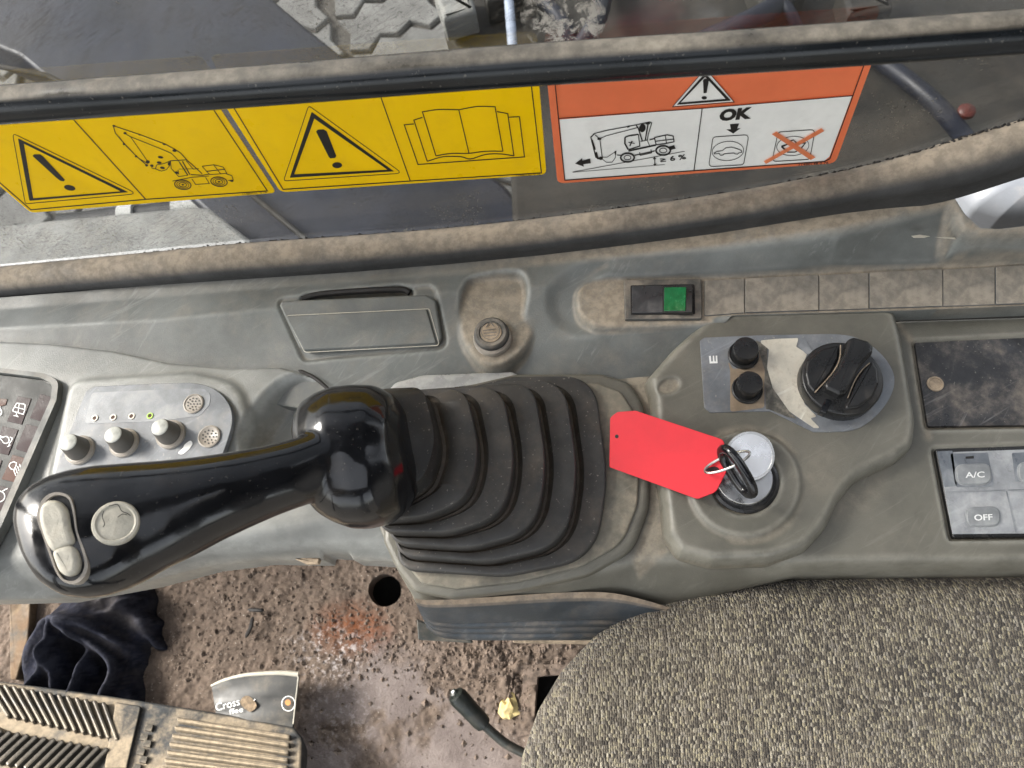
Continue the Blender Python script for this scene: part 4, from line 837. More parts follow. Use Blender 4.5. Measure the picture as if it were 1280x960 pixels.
LBZ = CUZ + .0001; s_ = 4.74; T6 = lambda x, y: (860 + x / s_, 400 + y / s_)
lab = [(70, 125, 12), (95, 106, 8), (420, 92, 30), (880, 84, 60), (1000, 108, 60), (1120, 180, 60), (1200, 280, 60), (1222, 370, 60), (1190, 470, 60), (1110, 572, 60), (1000, 648, 50), (740, 664, 30), (490, 542, 30), (130, 550, 20), (96, 520, 14)]
LB = PZ(LBZ)
arc_ = spline([(740, 664), (870, 664), (1000, 646), (1110, 572), (1190, 470), (1222, 370), (1200, 280), (1120, 180), (1000, 108), (880, 86), (700, 86)], 6)
lp = plate('dial_label', LB, [(*T6(*q_), 0) for q_ in arc_] + [(*T6(a, b), r_ / s_) for a, b, r_ in ((420, 92, 30), (95, 106, 10), (70, 125, 10), (96, 520, 14), (130, 550, 20), (490, 542, 30))], -.0008, .0004, .0002, MT['label'], cun)
plate('rubbed_patch', LB.up(.0004), [(*T6(a, b), 1) for a, b in ((400, 118), (470, 160), (470, 285), (500, 400), (600, 545), (650, 588), (590, 575), (480, 530), (460, 528), (455, 300))], 0, .0002, 0, MT['darkworn'], lp)
plate('worn_patch', LB.up(.0004), [(*T6(a, b), 2) for a, b in ((430, 122), (540, 112), (655, 108), (640, 160), (705, 200), (668, 300), (658, 400), (690, 500), (765, 575), (720, 580), (782, 642), (745, 640), (600, 542), (502, 405), (468, 285), (480, 175), (435, 140))], 0, .0003, 0, MT['worn'], lp)
k = Ink(LB.up(.0004), .0004, T6); k.poly([(685, 120), (700, 128), (742, 195), (700, 205), (650, 155)]); k.build('printed_mark', MT['label2'], lp)
plate('brown_smudge', LB.up(.0004), [(*T6(a, b), 4) for a, b in ((235, 240), (265, 290), (390, 285), (420, 140), (455, 160), (452, 520), (250, 545), (250, 300))], 0, .00015, 0, mk('brown_stain', (.25, .19, .13), .5, dust=.4, vs=70, dcol=(.3, .24, .17)), lp)
k = Ink(LB.up(.0004), .0003); k.poly([(886, 445.2), (888.6, 445), (889, 452), (891, 452), (890.8, 445), (892.6, 444.8), (893.2, 452), (894.6, 452), (894.4, 444.8), (896.4, 444.7), (897, 454.3), (887, 454.7)]); k.build('printed_letter', MT['print'], lp)
for (tx, ty), (bx, by) in (((932.8, 434.8), (929, 444.5)), ((938, 477.5), (933.5, 487.5))):
    p = P(bx, by, LBZ + .0004); t_ = P(tx, ty, LBZ + .0105); q = mpp(p); q2 = mpp(t_)
    bt_ = lathe('push_button', p, (0, 0, 1), [(19 * q, -.0005), (19 * q, .0012), (17.5 * q, .0018), (16.8 * q, .001), (15.5 * q, .001)], MT['blackpl'], cun, 32)
    L = t_[2] - p[2]; lathe('button_cap', p, t_ - p, [(14.6 * q, .0008), (14.6 * q, L * .5), (15.6 * q2, L * .55), (15.6 * q2, L - .0006), (14.9 * q2, L), (13.6 * q2, L + .0001), (0, L - .0003)], MT['blackpl'], bt_, 36)
# dial
pb, pt = P(1046, 481, LBZ + .0004), P(1051, 472.5, LBZ + .0105); q = mpp(pt); L = pt[2] - pb[2]
dl = lathe('selector_dial', pb, (0, 0, 1), [(48.5 * q, 0), (49.5 * q, .001), (49.3 * q, L - .0012), (48 * q, L - .0003), (46.5 * q, L), (0, L)], MT['blackpl'], cun, 64)
DT = PZ(pt[2]); s_ = 4.74
plate('dial_grip', DT, [(*T6(a, b), 5) for a, b in ((930, 140), (965, 126), (1050, 150), (1078, 180), (1075, 222), (1000, 300), (962, 372), (925, 452), (880, 465), (800, 428), (792, 400), (870, 305), (908, 215))], -.0005, .0058, .0018, MT['blackpl'], dl, segs=4)
DS = P3((1001, 470, pt[2]), (1034, 430, pt[2]), (1040, 480, pt[2] + .001))
for nm, pts in (('dial_wing', ((700, 250), (780, 180), (893, 152), (888, 230), (850, 310), (745, 440), (705, 390), (690, 320))), ('dial_wing', ((1085, 245), (1120, 300), (1126, 380), (1090, 460), (1010, 522), (920, 535), (950, 460), (985, 370), (1030, 300)))):
    plate(nm, DT, [(*T6(a, b), 4) for a, b in pts], -.0004, .0016, .0012, MT['blackpl'], dl)
plate('dial_pointer', DT, [(*T6(a, b), 1.2) for a, b in ((812, 472), (850, 482), (815, 560), (775, 545))], -.004, .0016, .0006, MT['gloss'], dl)
k = Ink(DT, .0018, T6); k.line(spline([(898, 156), (892, 235), (852, 318), (745, 438)], 5), 7); k.line(spline([(1070, 262), (1020, 310), (980, 372), (940, 470)], 5), 6); k.build('dust_line', MT['tandust'], dl)
# ignition lock
iz = CUZ + .0008
il = lathe('ignition_lock', P(930, 600, iz), (0, 0, 1), [(42 * q, -.002), (42 * q, .0006), (38.5 * q, .0012), (36.5 * q, .0004)], MT['blackpl'], cun, 44)
p = P(929.5, 597, iz + .0012); q3 = mpp(p)
lathe('lock_face', p, (0, 0, 1), [(35.5 * q3, -.0012), (35.5 * q3, .0010), (34 * q3, .0018), (13 * q3, .0021), (12.3 * q3, .0012), (0, .0012)], MT['chrome'], il, 48)
DP = P3((912, 590, iz + .0055), (960, 590, iz + .0062), (940, 545, iz + .0110))
plate('dust_cover', DP, [(*a, 0) for a in ell(937.5, 570, 31, 31, 44)], -.0006, .0006, .0004, MT['chrome'], il)
ringplate('cover_rim', DP.up(.0006), ell(937.5, 570, 30.6, 30.6, 44), ell(937.5, 570, 27.6, 27.6, 44), 0, .0004, MT['steel'], il)
plate('cover_hinge', PZ(iz + .0032), [(934, 596, 1), (945, 600, 1), (941, 607, 1), (932, 604, 1)], -.001, .0016, .0004, MT['steel'], il)
plate('lock_tab', PZ(iz), [(873, 622, 1), (884, 618, 1), (893, 634, 1), (882, 640, 1)], -.001, .0012, .0004, MT['blackpl'], il)

# ---- climate panels
dp = plate('blank_plate', PZ(-.0046), [(1141.5, 428.5, 5), (1460, 414, 0), (1460, 531, 0), (1158, 535, 5)], 0, .0018, .0004, MT['darkplate'], ac)
p = P(1169, 480, -.0028); q = mpp(p); sc_ = lathe('screw', p, (0, 0, 1), [(10 * q, 0), (9.6 * q, .0008), (7.8 * q, .0009), (7.2 * q, .0003), (0, .0003)], MT['tandust'], dp, 24)
cl = plate('climate_panel', PZ(-.0052), [(1166, 562.5, 3), (1460, 552, 0), (1460, 671, 0), (1188, 674, 4)], 0, .0030, .0006, MT['blackpl'], ac)
cf = plate('panel_film', PZ(-.0022), [(1172, 566, 2), (1460, 556, 0), (1460, 665, 0), (1190.5, 668, 2)], 0, .0006, .0001, MT['acpanel'], cl)
AZ = -.0016; AP = PZ(AZ)
T7 = lambda x, y: (1140 + x / 5.336, 540 + y / 5.336)
for pts, m_ in ((((165, 130), (270, 125), (300, 360), (215, 368)), 'acdark'), (((255, 145), (505, 138), (545, 350), (530, 365), (300, 368), (285, 340)), 'acdark'), (((665, 140), (760, 135), (760, 330), (690, 330)), 'acdark')):
    plate('film_field', AP, [(*T7(*a), 2) for a in pts], 0, .00015, 0, MT[m_], cf)
k = Ink(AP, .0004, T7); k.line([(628, 395), (690, 668)], 9); k.line([(215, 400), (620, 388)], 4); k.line([(640, 388), (760, 384)], 6); k.build('printed_rule', MT['label2'], cf)
k = Ink(AP, .0004, T7); k.poly([(355, 165), (410, 160), (410, 178), (355, 180)]); k.build('lamp_slot', MT['twig'], cf)
for x0, y0, x1, y1, txt, sk_ in ((284, 220, 530, 355, 'A/C', 6), (350, 505, 588, 632, 'OFF', 6), (697, 205, 930, 340, '', 6)):
    pts = fillet([(x0, y0, 60), (x1 - 12, y0 - 6, 60), (x1, y1 - 6, 60), (x0 + 14, y1, 60)], 8)
    b_ = plate_uv('panel_button', AP, [AP.px(*T7(*a)) for a in pts], -.0005, .0013, .0007, MT['acbtn'], cl)
    rim = Ink(AP, .0002, T7); ctr = np.array([(x0 + x1) / 2, (y0 + y1) / 2]); rim.ring([ctr + (np.array(a) - ctr) * 1.06 for a in pts], [ctr + (np.array(a) - ctr) * 1.0 for a in pts]); rim.build('button_rim', MT['acpanel'], b_)
    if txt:
        k = Ink(AP, .0015)
        if txt == 'A/C': k.text(txt, T7(348, 312), T7(476, 308), T7(346, 272), .015)
        else: k.text(txt, T7(408, 596), T7(530, 592), T7(404, 555), .02)
        k.build('button_text', MT['print'], b_)

# ================================================================== JOYSTICK
js = empty('joystick', 'glossy black joystick grip with worn cream buttons, on a ribbed rubber boot', 'joystick', P(650, 600, 0))
rings = []
for k_, (L0, T0, R0, B0, z, rb, rt, rl, bl_) in enumerate([(488, 474, 759, 722, .0025, 95, 46, 26, 714), (485, 480, 722, 705, .0115, 88, 44, 26, 697), (477, 484, 684, 688, .0205, 80, 40, 26, 682), (464, 488, 645, 669, .0295, 70, 34, 24, 668), (452, 491, 601, 649, .0385, 56, 28, 22, 655), (438, 493, 552, 628, .0475, 36, 18, 18, 640)]):
    tl_ = [[(497, 512, 14), (572, 492, 60), (642, 475, 40)], [(490, 508, 14), (570, 491, 60), (634, 481, 40)], [(483, 505, 14), (555, 490, 60), (612, 485, 40)], [(469, 503, 14), (520, 492, 60), (565, 489, 40)], [(457, 505, 14), (490, 496, 40), (530, 492, 40)], [(442, 508, 14), (465, 500, 30), (490, 495, 30)]][k_]
    pts = fillet([*tl_, (R0 - 16, T0, rt), (R0 + 1, (T0 + B0) / 2, 200), (R0 - 14, B0 - 22, rb), ((L0 + R0) / 2 + 10, B0, 120), (L0 + 12, bl_, rl)], 12)
    rings.append((pts, z))
def ringw(k_, sc, dz):
    pts, z = rings[k_]; w = np.array([P(*q_, z) for q_ in pts]); c = w.mean(0); w = c + (w - c) * np.array([sc, sc, 1]); w[:, 2] += dz; return w
rows = [ringw(0, 1.0, -.008)]
for k_ in range(5):
    a_, b_ = ringw(k_, .976, 0), ringw(k_ + 1, 1.0, 0); zk = rings[k_][1]
    def mid_(t_, dz):
        w_ = a_ * (1 - t_) + b_ * t_; w_[:, 2] = zk + dz; return w_
    rows += [ringw(k_, 1.0, 0), ringw(k_, .999, .0046), ringw(k_, .990, .0060), ringw(k_, .976, .0064), mid_(.72, .0058), mid_(.90, .0018), mid_(1.0, .0022)]
rows += [ringw(5, 1.0, 0), ringw(5, .99, .006), ringw(5, .97, .012)]
c5 = ringw(5, 1, 0).mean(0); top5 = ringw(5, .97, .012); sh = np.array([-.012, .0, .012])
rows += [c5 + (top5 - c5) * .85 + sh * .6, c5 + (top5 - c5) * .7 + sh]
boot = loftgrid('rubber_boot', rows, MT['rubber'], js, closed=True, caps=True, sharp=50)
nr = len(rows[0]); da = np.zeros(len(boot.data.vertices), np.float32)
for k_ in range(5):
    for off_, v_ in ((3, .0), (4, .12), (5, .6), (6, .5), (7, .0)): da[(1 + k_ * 7 + off_) * nr:(2 + k_ * 7 + off_) * nr] = v_ if (1 + k_ * 7 + off_) < len(rows) else 0
at = boot.data.attributes.new('dust', 'FLOAT', 'POINT'); at.data.foreach_set('value', da)
wa = np.zeros(len(boot.data.vertices), np.float32)
for k_ in range(5):
    for off_, v_ in ((1, .35), (2, .7), (3, .35)): wa[(1 + k_ * 7 + off_) * nr:(2 + k_ * 7 + off_) * nr] = v_
boot.data.attributes.new('wear', 'FLOAT', 'POINT').data.foreach_set('value', wa)
# grip = palm flange + shaft, grown together
def sect(Tp, Bp, z, hz, ex=2.6, n=36, tilt=(0, 0, 0)):
    a, b = P(*Tp, z), P(*Bp, z); c = (a + b) / 2; w = (a - b) / 2; nz = np.array([0, 0, 1.]) + np.array(tilt); nz = _n(nz - w * (nz @ w) / (w @ w))
    out = []
    for i in range(n):
        t_ = 2 * math.pi * i / n; ct, st = math.cos(t_), math.sin(t_)
        out.append(c + w * math.copysign(abs(ct) ** (2 / ex), ct) + nz * hz * math.copysign(abs(st) ** (2 / ex), st))
    return np.array(out)
st = [((485, 536), (492, 592), .072, .008), ((465, 533), (474, 600), .076, .012), ((440, 534), (448, 606), .080, .0145), ((405, 541), (415, 615), .084, .0155), ((370, 552), (385, 627), .089, .016), ((335, 561), (345, 641), .094, .0165), ((300, 567), (310, 656), .099, .017), ((265, 572), (272, 674), .103, .0175), ((230, 576), (235, 694), .107, .0175), ((195, 579), (200, 711), .110, .0175), ((160, 581.5), (172, 727), .113, .018), ((128, 584), (150, 737), .115, .018), ((100, 589), (128, 744.5), .117, .0175), ((76, 596), (106, 748), .1185, .017), ((56, 606), (85, 746), .119, .016), ((42, 620), (68, 736), .119, .0145), ((34, 636), (55, 716), .119, .0115), ((31, 653), (45, 694), .119, .007)]
rows = [sect(*q, 2.12 + .6 * max(0, (i_ - 7) / 10)) for i_, q in enumerate(st)]; V = np.concatenate(rows); n = 36; Fc = []
for j in range(len(rows) - 1):
    for i in range(n): a, b = j * n + i, j * n + (i + 1) % n; Fc.append((a, b, b + n, a + n))
Fc += [list(range(n))[::-1], list(range((len(rows) - 1) * n, len(rows) * n))]
# flange: lumpy disc
fs = [((515, 548), (519, 592), .060, .008), ((508, 520), (515, 618), .061, .019), ((495, 502), (503, 638), .063, .027), ((474, 491), (482, 652), .065, .030), ((450, 488.5), (458, 657), .067, .030), ((425, 490), (434, 657), .069, .028), ((402, 495), (414, 651), .071, .024), ((384, 504), (398, 642), .072, .019), ((372, 516), (388, 632), .072, .012), ((365, 532), (380, 618), .072, .005)]
rows = [sect(*q, 2.0 + .25 * (i_ in (3, 4, 5))) for i_, q in enumerate(fs)]; b0 = len(V); V = np.concatenate([V] + rows)
for j in range(len(rows) - 1):
    for i in range(n): a, b = b0 + j * n + i, b0 + j * n + (i + 1) % n; Fc.append((a, b, b + n, a + n))
Fc += [[b0 + i for i in range(n)][::-1], [b0 + (len(rows) - 1) * n + i for i in range(n)]]
grip = obj('grip', V, Fc, MT['gloss'], js)
# all faces outward, then one continuous skin
import bmesh
bm = bmesh.new(); bm.from_mesh(grip.data); bmesh.ops.recalc_face_normals(bm, faces=bm.faces); bm.to_mesh(grip.data); bm.free()
md = grip.modifiers.new('r', 'REMESH'); md.mode = 'VOXEL'; md.voxel_size = .0011
md = grip.modifiers.new('s', 'SMOOTH'); md.iterations = 14; md.factor = .5
bpy.context.view_layer.update(); dg = bpy.context.evaluated_depsgraph_get(); me = bpy.data.meshes.new_from_object(grip.evaluated_get(dg))
grip.modifiers.clear(); me.name = 'grip'; me.shade_smooth(); grip.data = me
if not me.materials: me.materials.append(MT['gloss'])
nrm_ = [v.normal.copy() for v in me.vertices]
for v, vn_ in zip(me.vertices, nrm_):           # soft lobes moulded into the palm flange
    w_ = np.array(v.co) + LOC[grip]; px_, py_ = proj(w_)
    if px_ > 350:
        for gx, gy, gr, ga in ((472, 512, 34, .0022), (405, 515, 28, .0012), (462, 556, 30, -.0016), (494, 590, 30, .0018), (455, 630, 34, .0016), (425, 602, 26, -.0010)):
            v.co += vn_ * ga * math.exp(-((px_ - gx) ** 2 + (py_ - gy) ** 2) / gr ** 2)
me.update()
gv = [tuple(np.array(v.co) + LOC[grip]) for v in me.vertices]; bv = BVHTree.FromPolygons(gv, [tuple(p.vertices) for p in me.polygons])
def on_grip(px, py):
    h = bv.ray_cast(Vector(CAM), Vector(_n(ray(px, py)))); return np.array(h[0]), np.array(h[1])
pA, pB, pC = on_grip(70, 640)[0], on_grip(95, 710)[0], on_grip(145, 655)[0]
nB = np.cross(pB - pA, pC - pA); nB = nB if nB[2] > 0 else -nB; BPl = Pl((pA + pB + pC) / 3, (1, 0, 0), nB)
so = spline([(48, 648), (52, 630), (62, 619), (76, 616), (89, 622), (95, 640), (99, 665), (108, 690), (112, 708), (107, 722), (96, 730), (82, 728), (72, 716), (64, 695), (55, 670)], 4, True)
cS = so.mean(0); si = [cS + (q_ - cS) * np.array([.84, .93]) for q_ in so]
bz = ringplate('slider_bezel', BPl, so, si, -.004, .0014, MT['greyring'], js)
plate_uv('slider_well', BPl, [BPl.px(*q_) for q_ in si], -.003, .0002, 0, MT['blackpl'], bz)
plate_uv('thumb_slider', BPl, [BPl.px(*q_) for q_ in spline([(53, 652), (54, 636), (63, 627), (77, 628), (87, 640), (91, 660), (96, 678), (86, 686), (70, 690), (60, 676)], 4, True)], 0, .0034, .002, MT['cream'], bz, segs=5)
plate_uv('thumb_slider', BPl, [BPl.px(*q_) for q_ in spline([(70, 692), (77, 686), (91, 683), (100, 690), (103, 704), (100, 716), (89, 721), (79, 716), (73, 704)], 4, True)], 0, .0038, .002, MT['cream'], bz, segs=5)
h_, hn = on_grip(145, 654); RP = Pl(h_, (1, 0, 0), _n(nB + hn)); q = mpp(h_)
rb_ = lathe('round_button', h_, RP.n, [(27.5 * q, -.004), (27.5 * q, .0004), (26 * q, .0012), (23 * q, .0014), (21 * q, .0009), (12 * q, .0014), (0, .0016)], MT['cream'], js, 44)
k = Ink(RP, .0021); k.line(spline([(131, 640), (129, 647), (132, 656), (130, 660)], 3), 1.0); k.line(spline([(137, 634), (148, 632), (153, 640), (160, 643), (164, 646)], 3), 1.1); k.line(spline([(148, 648), (154, 644), (160, 645)], 3), .9); k.build('crack_line', MT['twig'], rb_)

# ================================================================== KEY, RING, TAG
ky = empty('ignition_key', 'black-headed key standing in the ignition lock', 'key', P(929, 597, iz + .003))
ka, kb = P(903, 559, iz + .024), P(940, 620, iz + .016); mid = (ka + kb) / 2; lng = (kb - ka); vd = _n(mid - CAM); wid = _n(.88 * _n(np.cross(lng, np.cross(vd, lng))) + .46 * _n(np.cross(vd, lng)))
rows = []
for i in range(40):
    t_ = 2 * math.pi * i / 40; ct, s2_ = math.cos(t_), math.sin(t_); rows.append(mid + lng / 2 * math.copysign(abs(ct) ** .8, ct) * .9 + wid * .0062 * math.copysign(abs(s2_) ** .8, s2_))
sweep('key_bow', rows, .0023, MT['gloss'], ky, 12, closed=True, up=tuple(np.cross(lng, wid)), flat=1.15)
sweep('key_blade', [mid + wid * .007, P(926, 594, iz - .002)], .0016, MT['steel'], ky, 10)
krm, kra = P(908, 578, iz + .022), P(881, 589, iz + .0165); krb = P(937, 566, iz + .026); krc = (kra + krb) / 2; lu = krb - krc; lw = _n(np.cross(lu, (0.3, .5, 1.))) * .0040
kr = sweep('key_ring', [krc + lu * math.cos(t_) + lw * math.sin(t_) + np.array([0, 0, .0008 * math.sin(t_)]) for t_ in np.linspace(0, 2 * math.pi, 48, endpoint=False)],   .0007, MT['steel'], None, 10, closed=True, up=(0.2, .3, 1)); tag(kr, 'thin steel split ring joining the key to the red tag', 'key ring')
TP = P3((765, 560, .0125), (905, 590, iz + .0150), (800, 600, .0135)); 
kt = empty('key_tag', 'bright red plastic key tag hanging from the ignition key', 'key tag', TP.w(TP.px(835, 568)))
plate('tag_body', TP, [(763, 522, 6), (772, 515, 8), (795, 513.5, 10), (905, 550, 8), (908, 590, 10), (895, 615, 14), (872, 624, 10), (762, 584, 3)], -.0005, .0005, .0002, MT['red'], kt)
plate('tag_hole', TP.up(.0005), [(*a, 0) for a in ell(771, 545.5, 2.4, 2.4, 14)], 0, .0001, 0, MT['twig'], kt)
plate('tag_eyelet', TP.up(.0005), [(*a, 0) for a in ell(890, 588, 9, 4.5, 18, -10)], 0, .0001, 0, MT['maroon'], kt)

# ================================================================== SEAT
st_ = [(640, 1100, 20), (646, 990, 20), (652, 945, 30), (672, 888, 60), (702, 838, 60), (745, 793, 60), (800, 759, 60), (870, 739, 60), (960, 726, 80), (1100, 717, 100), (1420, 711, 20), (1420, 1100, 20)]
seat = empty('seat', 'grey and cream flecked fabric seat cushion in the lower right corner', 'seat', P(1000, 900, -.07))
sw_ = W2(fillet(st_, 10), -.040); hf = HF(-.10, .30, -.12, .09, .0012); d, _, _ = sdf(sw_, hf.X, hf.Y)
q = np.clip(1 + d / .030, 0, 1); hf.Z = -.044 + .022 * np.sqrt(np.maximum(1 - q ** 2.2, 0)) + .006 * sstep(0, .12, -d) + .0012 * (vnoise(hf.X, hf.Y, 22, 4) - .5)
hf.build('cushion', sw_, MT['fabric'], seat, skirt=.07)
plate('seat_pan', PZ(-.16), [(680, 1100, 10), (690, 930, 30), (780, 800, 60), (900, 760, 60), (1400, 740, 10), (1400, 1100, 10)], 0, .02, .004, MT['blackpl'], seat)

# ================================================================== FLOOR THINGS
# towel
tw = [(18, 850), (24, 815), (40, 785), (62, 758), (95, 735), (140, 722), (172, 724), (186, 745), (183, 765), (193, 775), (190, 790), (197, 810), (186, 812), (178, 806), (172, 830), (166, 845), (170, 880), (165, 980), (10, 980)]
hf = HF(-.75, -.42, -.14, .26, .0016); ZT = ZF + .02; ww = W2(spline(tw, 5, True), ZT); d, _, _ = sdf(ww, hf.X, hf.Y)
hf.Z = ZF + .006 + .042 * (1 - np.exp(d.clip(-1, 0) / .02)) + .014 * (vnoise(hf.X, hf.Y, 24, 9, 2) - .5)
def ridge(pts, h, w):
    dd, _, _ = seg_dist(W2(spline(pts, 5), ZT), hf.X, hf.Y, False); return h * np.exp(-(dd / w) ** 2)
c0 = P(118, 772, ZT); dx, dy = hf.X - c0[0], hf.Y - c0[1]; rr_ = np.hypot(dx, dy); th = np.arctan2(dy, dx) + .5 * (vnoise(hf.X, hf.Y, 14, 31, 2) - .5) * 2
fold = 1 - np.abs(np.sin(th * 4.0 + 9 * rr_ + 2.2 * vnoise(hf.X, hf.Y, 9, 41, 2)))
hf.Z += (.030 * fold ** 1.6 - .012) * sstep(.012, .05, rr_) * sstep(0, .025, -d)
hf.Z += .018 * np.exp(-(rr_ / .018) ** 2)
for pts, h, w in (([(85, 858), (88, 820), (84, 790), (92, 776), (112, 780), (140, 784)], .020, .006), ([(108, 790), (128, 808), (150, 830), (150, 850), (142, 870)], .022, .0065), ([(95, 860), (106, 825), (102, 800)], -.028, .009), ([(125, 860), (134, 832), (120, 808)], -.024, .008), ([(150, 735), (170, 760), (190, 785)], .016, .010)): hf.Z += ridge(pts, h, w)
hf.Z = np.maximum(hf.blur(1.5), ZF + .002); hf.Z += .0016 * (vnoise(hf.X, hf.Y, 260, 2, 3) - .5); hf.Z += .003 * (vnoise(hf.X, hf.Y, 75, 6, 3) - .5); hf.D = .8 * hf.mask(W2(spline([(130, 735), (150, 730), (165, 755), (185, 790), (165, 785), (140, 770), (125, 755)], 4, True), ZT), .01)
towel = hf.build('towel', ww, MT['towel'], None, skirt=.02, edge=.008); tag(towel, 'crumpled navy towel on the cab floor, below the joystick head', 'towel')
# rusty strip at the left edge
fs_ = plate('floor_strip', PZ(ZF), [(20, 742, 2), (48, 742, 2), (44, 800, 2), (30, 850, 2), (22, 850, 2)], -.01, .012, .003, mk('rusty_cream_paint', (.12, .085, .05), .75, var=.7, vs=50, dust=.5, dcol=(.12, .06, .03), dsc=60)); tag(fs_, 'rusty cream-painted steel strip beside the navy towel', 'metal strip')
# square tube near the seat
tb = ringplate('tube_socket', PZ(ZF), [(655, 832), (730, 828), (730, 915), (650, 920)], [(672, 846), (722, 842), (722, 902), (668, 906)], -.01, .005, MT['crumb']); tag(tb, 'square steel socket in the floor beside the seat edge', 'socket')
# pedal
PD = P3((0, 900, -.375), (370, 940, -.385), (0, 850, -.395)); pdz = PD
pd = empty('foot_pedal', 'dusty ribbed rubber foot pedal in the lower left corner', 'pedal', PD.w(PD.px(180, 930)))
plate('pedal_pad', PD, [(-160, 838, 5), (0, 850, 0), (140, 869, 0), (280, 891, 10), (368, 908, 9), (379, 922, 8), (374, 1080, 5), (-160, 1080, 5)], -.022, 0, .005, MT['pedal'], pd, segs=4)
def rib(a, b, w, h=.006, m_='rib'):
    a, b = np.array(a, float), np.array(b, float); t_ = _n(b - a) ; n_2 = np.array([-t_[1], t_[0]]) * w / 2
    plate('tread_rib', PD, [(*(a + n_2), 2.3), (*(b + n_2), 2.3), (*(b - n_2), 2.3), (*(a - n_2), 2.3)], -.001, h, .0018, MT[m_], pd, segs=2)
for i in range(-2, 12): rib((8 + i * 11.2, 859 + i * 2.0), (34 + i * 10.4, 903 + i * 2.3), 5.2)
for i in range(-3, 12): rib((16 + i * 11, 917.5 + i * 1.9), (-22 + i * 11, 952 + i * 2.4), 5.2)
for i in range(8): rib((223 - i * 3.2, 902 + i * 10.2), (364 - i * .8, 924 + i * 9.6), 5.6, .0055, 'ribdusty')
plate('smooth_pad', PD, [(146, 880, 3), (178, 885, 3), (160, 962, 3), (132, 962, 3)], -.001, .004, .0012, MT['pedal'], pd)
for i, (x, y) in enumerate(((184, 906), (178, 918), (182, 926), (174, 936), (177, 946), (169, 956))): plate('raised_mark', PD, [(x, y, .5), (x + 9, y + 1.5, .5), (x + 6.5, y + 9.5, .5), (x - 2.5, y + 8, .5)], -.001, .003, .0006, MT['rib'], pd)
# cup
cup = empty('paper_cup', 'crushed dark grey paper coffee cup behind the pedal', 'cup', P(320, 870, -.43))
zc = -.402; fr_ = [(264.5, 858), (276, 852.5), (290, 848), (306, 844.5), (322, 843), (340, 842), (357, 842), (373, 843.5)]; bo_ = [(272, 905), (285, 912), (300, 916), (315, 918), (330, 919), (345, 919), (356, 918), (365, 915)]
rows = []
for j in range(9):
    t_ = j / 8; f_ = [P(a[0] * (1 - t_) + b[0] * t_, a[1] * (1 - t_) + b[1] * t_, zc + .004 * math.sin(math.pi * i / 7) + .0015 * math.sin(7 * i + 2 * j)) for i, (a, b) in enumerate(zip(fr_, bo_))]
    k_ = [q_ - np.array([0, 0, .004 + .018 * math.sin(math.pi * i / 7)]) for i, q_ in enumerate(f_)][::-1]; rows.append(np.array(f_ + k_))
loftgrid('cup_wall', rows, MT['cup'], cup, closed=True, caps=True, sharp=50)
fr3 = spline([P(a[0], a[1] - .6, zc + .004 * math.sin(math.pi * i / 7)) for i, a in enumerate(fr_)], 5); sweep('cup_rim', fr3, np.linspace(.0014, .0026, len(fr3)), MT['cuprim'], cup, 10)
sweep('paper_edge', [P(373, 845, zc + .0005), P(370, 872, zc + .0005), P(366.5, 905, zc + .0005)], .0007, MT['cuprim'], cup, 6)
CPp = PZ(zc + .0052); CT = lambda x, y: (240 + x / 6.856, 820 + y / 6.856)
k = Ink(CPp, .0003)
k.text('Cross', CT(208, 474), CT(412, 420), CT(200, 408)); k.text('ffee', CT(322, 500), CT(440, 478), CT(318, 456))
k.line([CT(508, 372), CT(520, 395), CT(542, 368)], 1.0); k.build('cup_lettering', MT['print'], cup)
k = Ink(CPp, .0003); k.line(ell(*CT(826, 408), 8.2, 9.2, 24), .9, True); k.build('cup_emblem', MT['print'], cup)
k = Ink(CPp, .0003); k.poly(ell(*CT(822, 398), 3.6, 3.8, 10)); k.build('orange_print', mk('orange_print', (.5, .2, .05), .6, attr=False), cup)
k = Ink(CPp, .0004); k.poly(spline([CT(*q_) for q_ in ((414, 402), (440, 352), (490, 345), (545, 400), (552, 440), (500, 478), (450, 448))], 4, True)); k.build('mud_smear', mk('mud_smear', (.19, .14, .09), .9, var=.5, vs=200), cup)
# lever
lv = empty('floor_lever', 'short black-handled lever standing by the front edge of the seat', 'lever', P(640, 930, -.36))
a, b = P(573, 872, -.33), P(604, 905, -.35); sweep('lever_rod', spline([P(598, 899, -.347), P(618, 918, -.362), P(640, 934, -.375), P(690, 958, -.40)], 6), .0043, MT['rod'], lv, 14)
dv = _n(b - a); pts = [a - dv * .006, a - dv * .004, a, a + (b - a) * .3, a + (b - a) * .6, b - dv * .006, b, b + dv * .002]; sweep('lever_grip', pts, [.0035, .0075, .0088, .0085, .0082, .0082, .0075, .005], MT['lever'], lv, 20)
lathe('grip_end_cap', a - dv * .006, _n(-dv + np.array([0, 0, .6])), [(.0035, -.002), (.0035, .0015), (.0025, .0022), (0, .0022)], MT['lever'], lv, 16); lathe('end_dot', a - dv * .006 + _n(-dv + np.array([0, 0, .6])) * .0021, _n(-dv + np.array([0, 0, .6])), [(.0016, 0), (.0016, .0004), (0, .0004)], MT['white'], lv, 12)
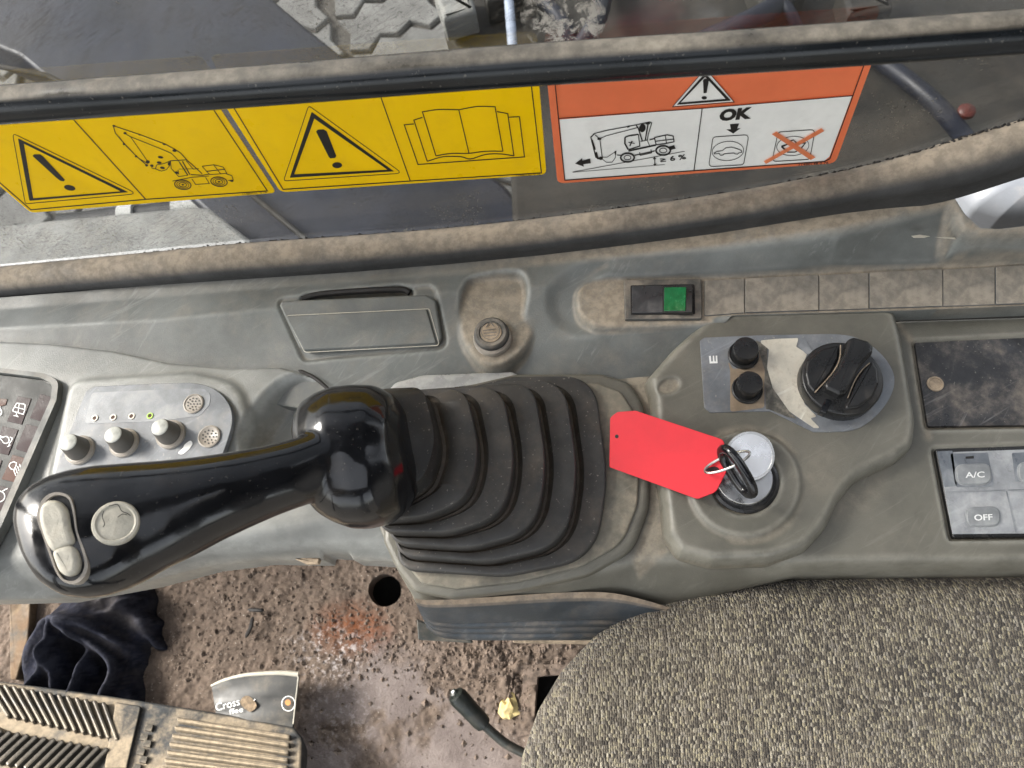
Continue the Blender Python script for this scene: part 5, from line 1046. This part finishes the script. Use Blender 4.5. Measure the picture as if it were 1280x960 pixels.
# stone, twigs, crumbs
def rock(name, c, s, m, seed, parent=None):
    r = np.random.RandomState(seed); bm = bmesh.new(); bmesh.ops.create_icosphere(bm, subdivisions=2, radius=1)
    V = [np.asarray(c) + np.array(v.co) * (1 + .25 * r.randn()) * np.array(s) for v in bm.verts]; Fc = [[v.index for v in f.verts] for f in bm.faces]; bm.free()
    return obj(name, V, Fc, m, parent, sharp=25)
tag(rock('stone', P(635, 885, ZF + .006), (.0095, .013, .007), MT['stone'], 3), 'pale yellow stone chip on the dirty floor beside the lever', 'stone')
for i, (a, b, w) in enumerate((((307, 797), (316, 771), .0022), ((310, 762), (330, 763), .0022))):
    t_ = sweep('twig', spline([P(*a, ZF + .010), P((a[0] + b[0]) / 2 + 2, (a[1] + b[1]) / 2, ZF + .013), P(*b, ZF + .012)], 4), [w * .4] + [w] * 7 + [w * .3], MT['twig'], None, 7)
    tag(t_, ('upright black sliver lying on the brown floor above the paper cup', 'level black sliver on the brown floor, just above the upright one')[i], 'sliver')
V = []; Fc = []
for i in range(3800):
    px_, py_ = (rng.uniform(180, 560), rng.uniform(695, 850)) if i < 2200 else ((rng.normal(620, 48), rng.normal(825, 36)) if i < 3500 else (rng.uniform(380, 660), rng.uniform(740, 960)))
    if math.hypot(px_ - 481, py_ - 738) < 25 or math.hypot(px_ - 243, py_ - 716) < 12 or (px_ > 664 and 838 < py_ < 912): continue
    c = P(px_, py_, ZF); c[2] = fh.Z[int((c[0] - fh.xs[0]) / fh.res), int((c[1] - fh.ys[0]) / fh.res)] + .0006
    r_ = .0006 + .0024 * rng.rand() ** 5 * (1.4 if i >= 2200 else 1); b = len(V)
    V += [c + r_ * np.array(q_) * (.6 + .8 * rng.rand()) for q_ in ((1, 0, 0), (-1, 0, 0), (0, 1, 0), (0, -1, 0), (0, 0, .8), (0, 0, -1))]
    Fc += [(b, b + 2, b + 4), (b + 2, b + 1, b + 4), (b + 1, b + 3, b + 4), (b + 3, b, b + 4), (b + 2, b, b + 5), (b + 1, b + 2, b + 5), (b + 3, b + 1, b + 5), (b, b + 3, b + 5)]
cr = obj('dirt_crumbs', V, Fc, MT['crumb'], None, smooth=False); tag(cr, 'loose brown dirt crumbs scattered over the cab floor', kind='stuff')
# milky container in the top right corner
bx = empty('plastic_container', 'milky white plastic container behind the trim in the top right corner', 'container', P(1260, 240, .02))
rows = []
ctp = np.array([P(*q_, -.012) for q_ in fillet([(1190, 226, 10), (1197, 243, 16), (1214, 264, 18), (1248, 274, 14), (1420, 268, 10), (1420, 160, 10), (1300, 196, 20)], 10)]); cc_ = np.array([P(1330, 215, -.012)])
for j in range(14):
    t_ = j / 13 * math.pi / 2; rows.append(cc_ + (ctp - cc_) * (1 - .4 * (1 - math.cos(t_))) + np.array([0, 0, .016 * math.sin(t_)]))
loftgrid('container_body', [rows[0] - np.array([0, 0, .03])] + rows, MT['bottle'], bx, closed=True, caps=True, sharp=85)
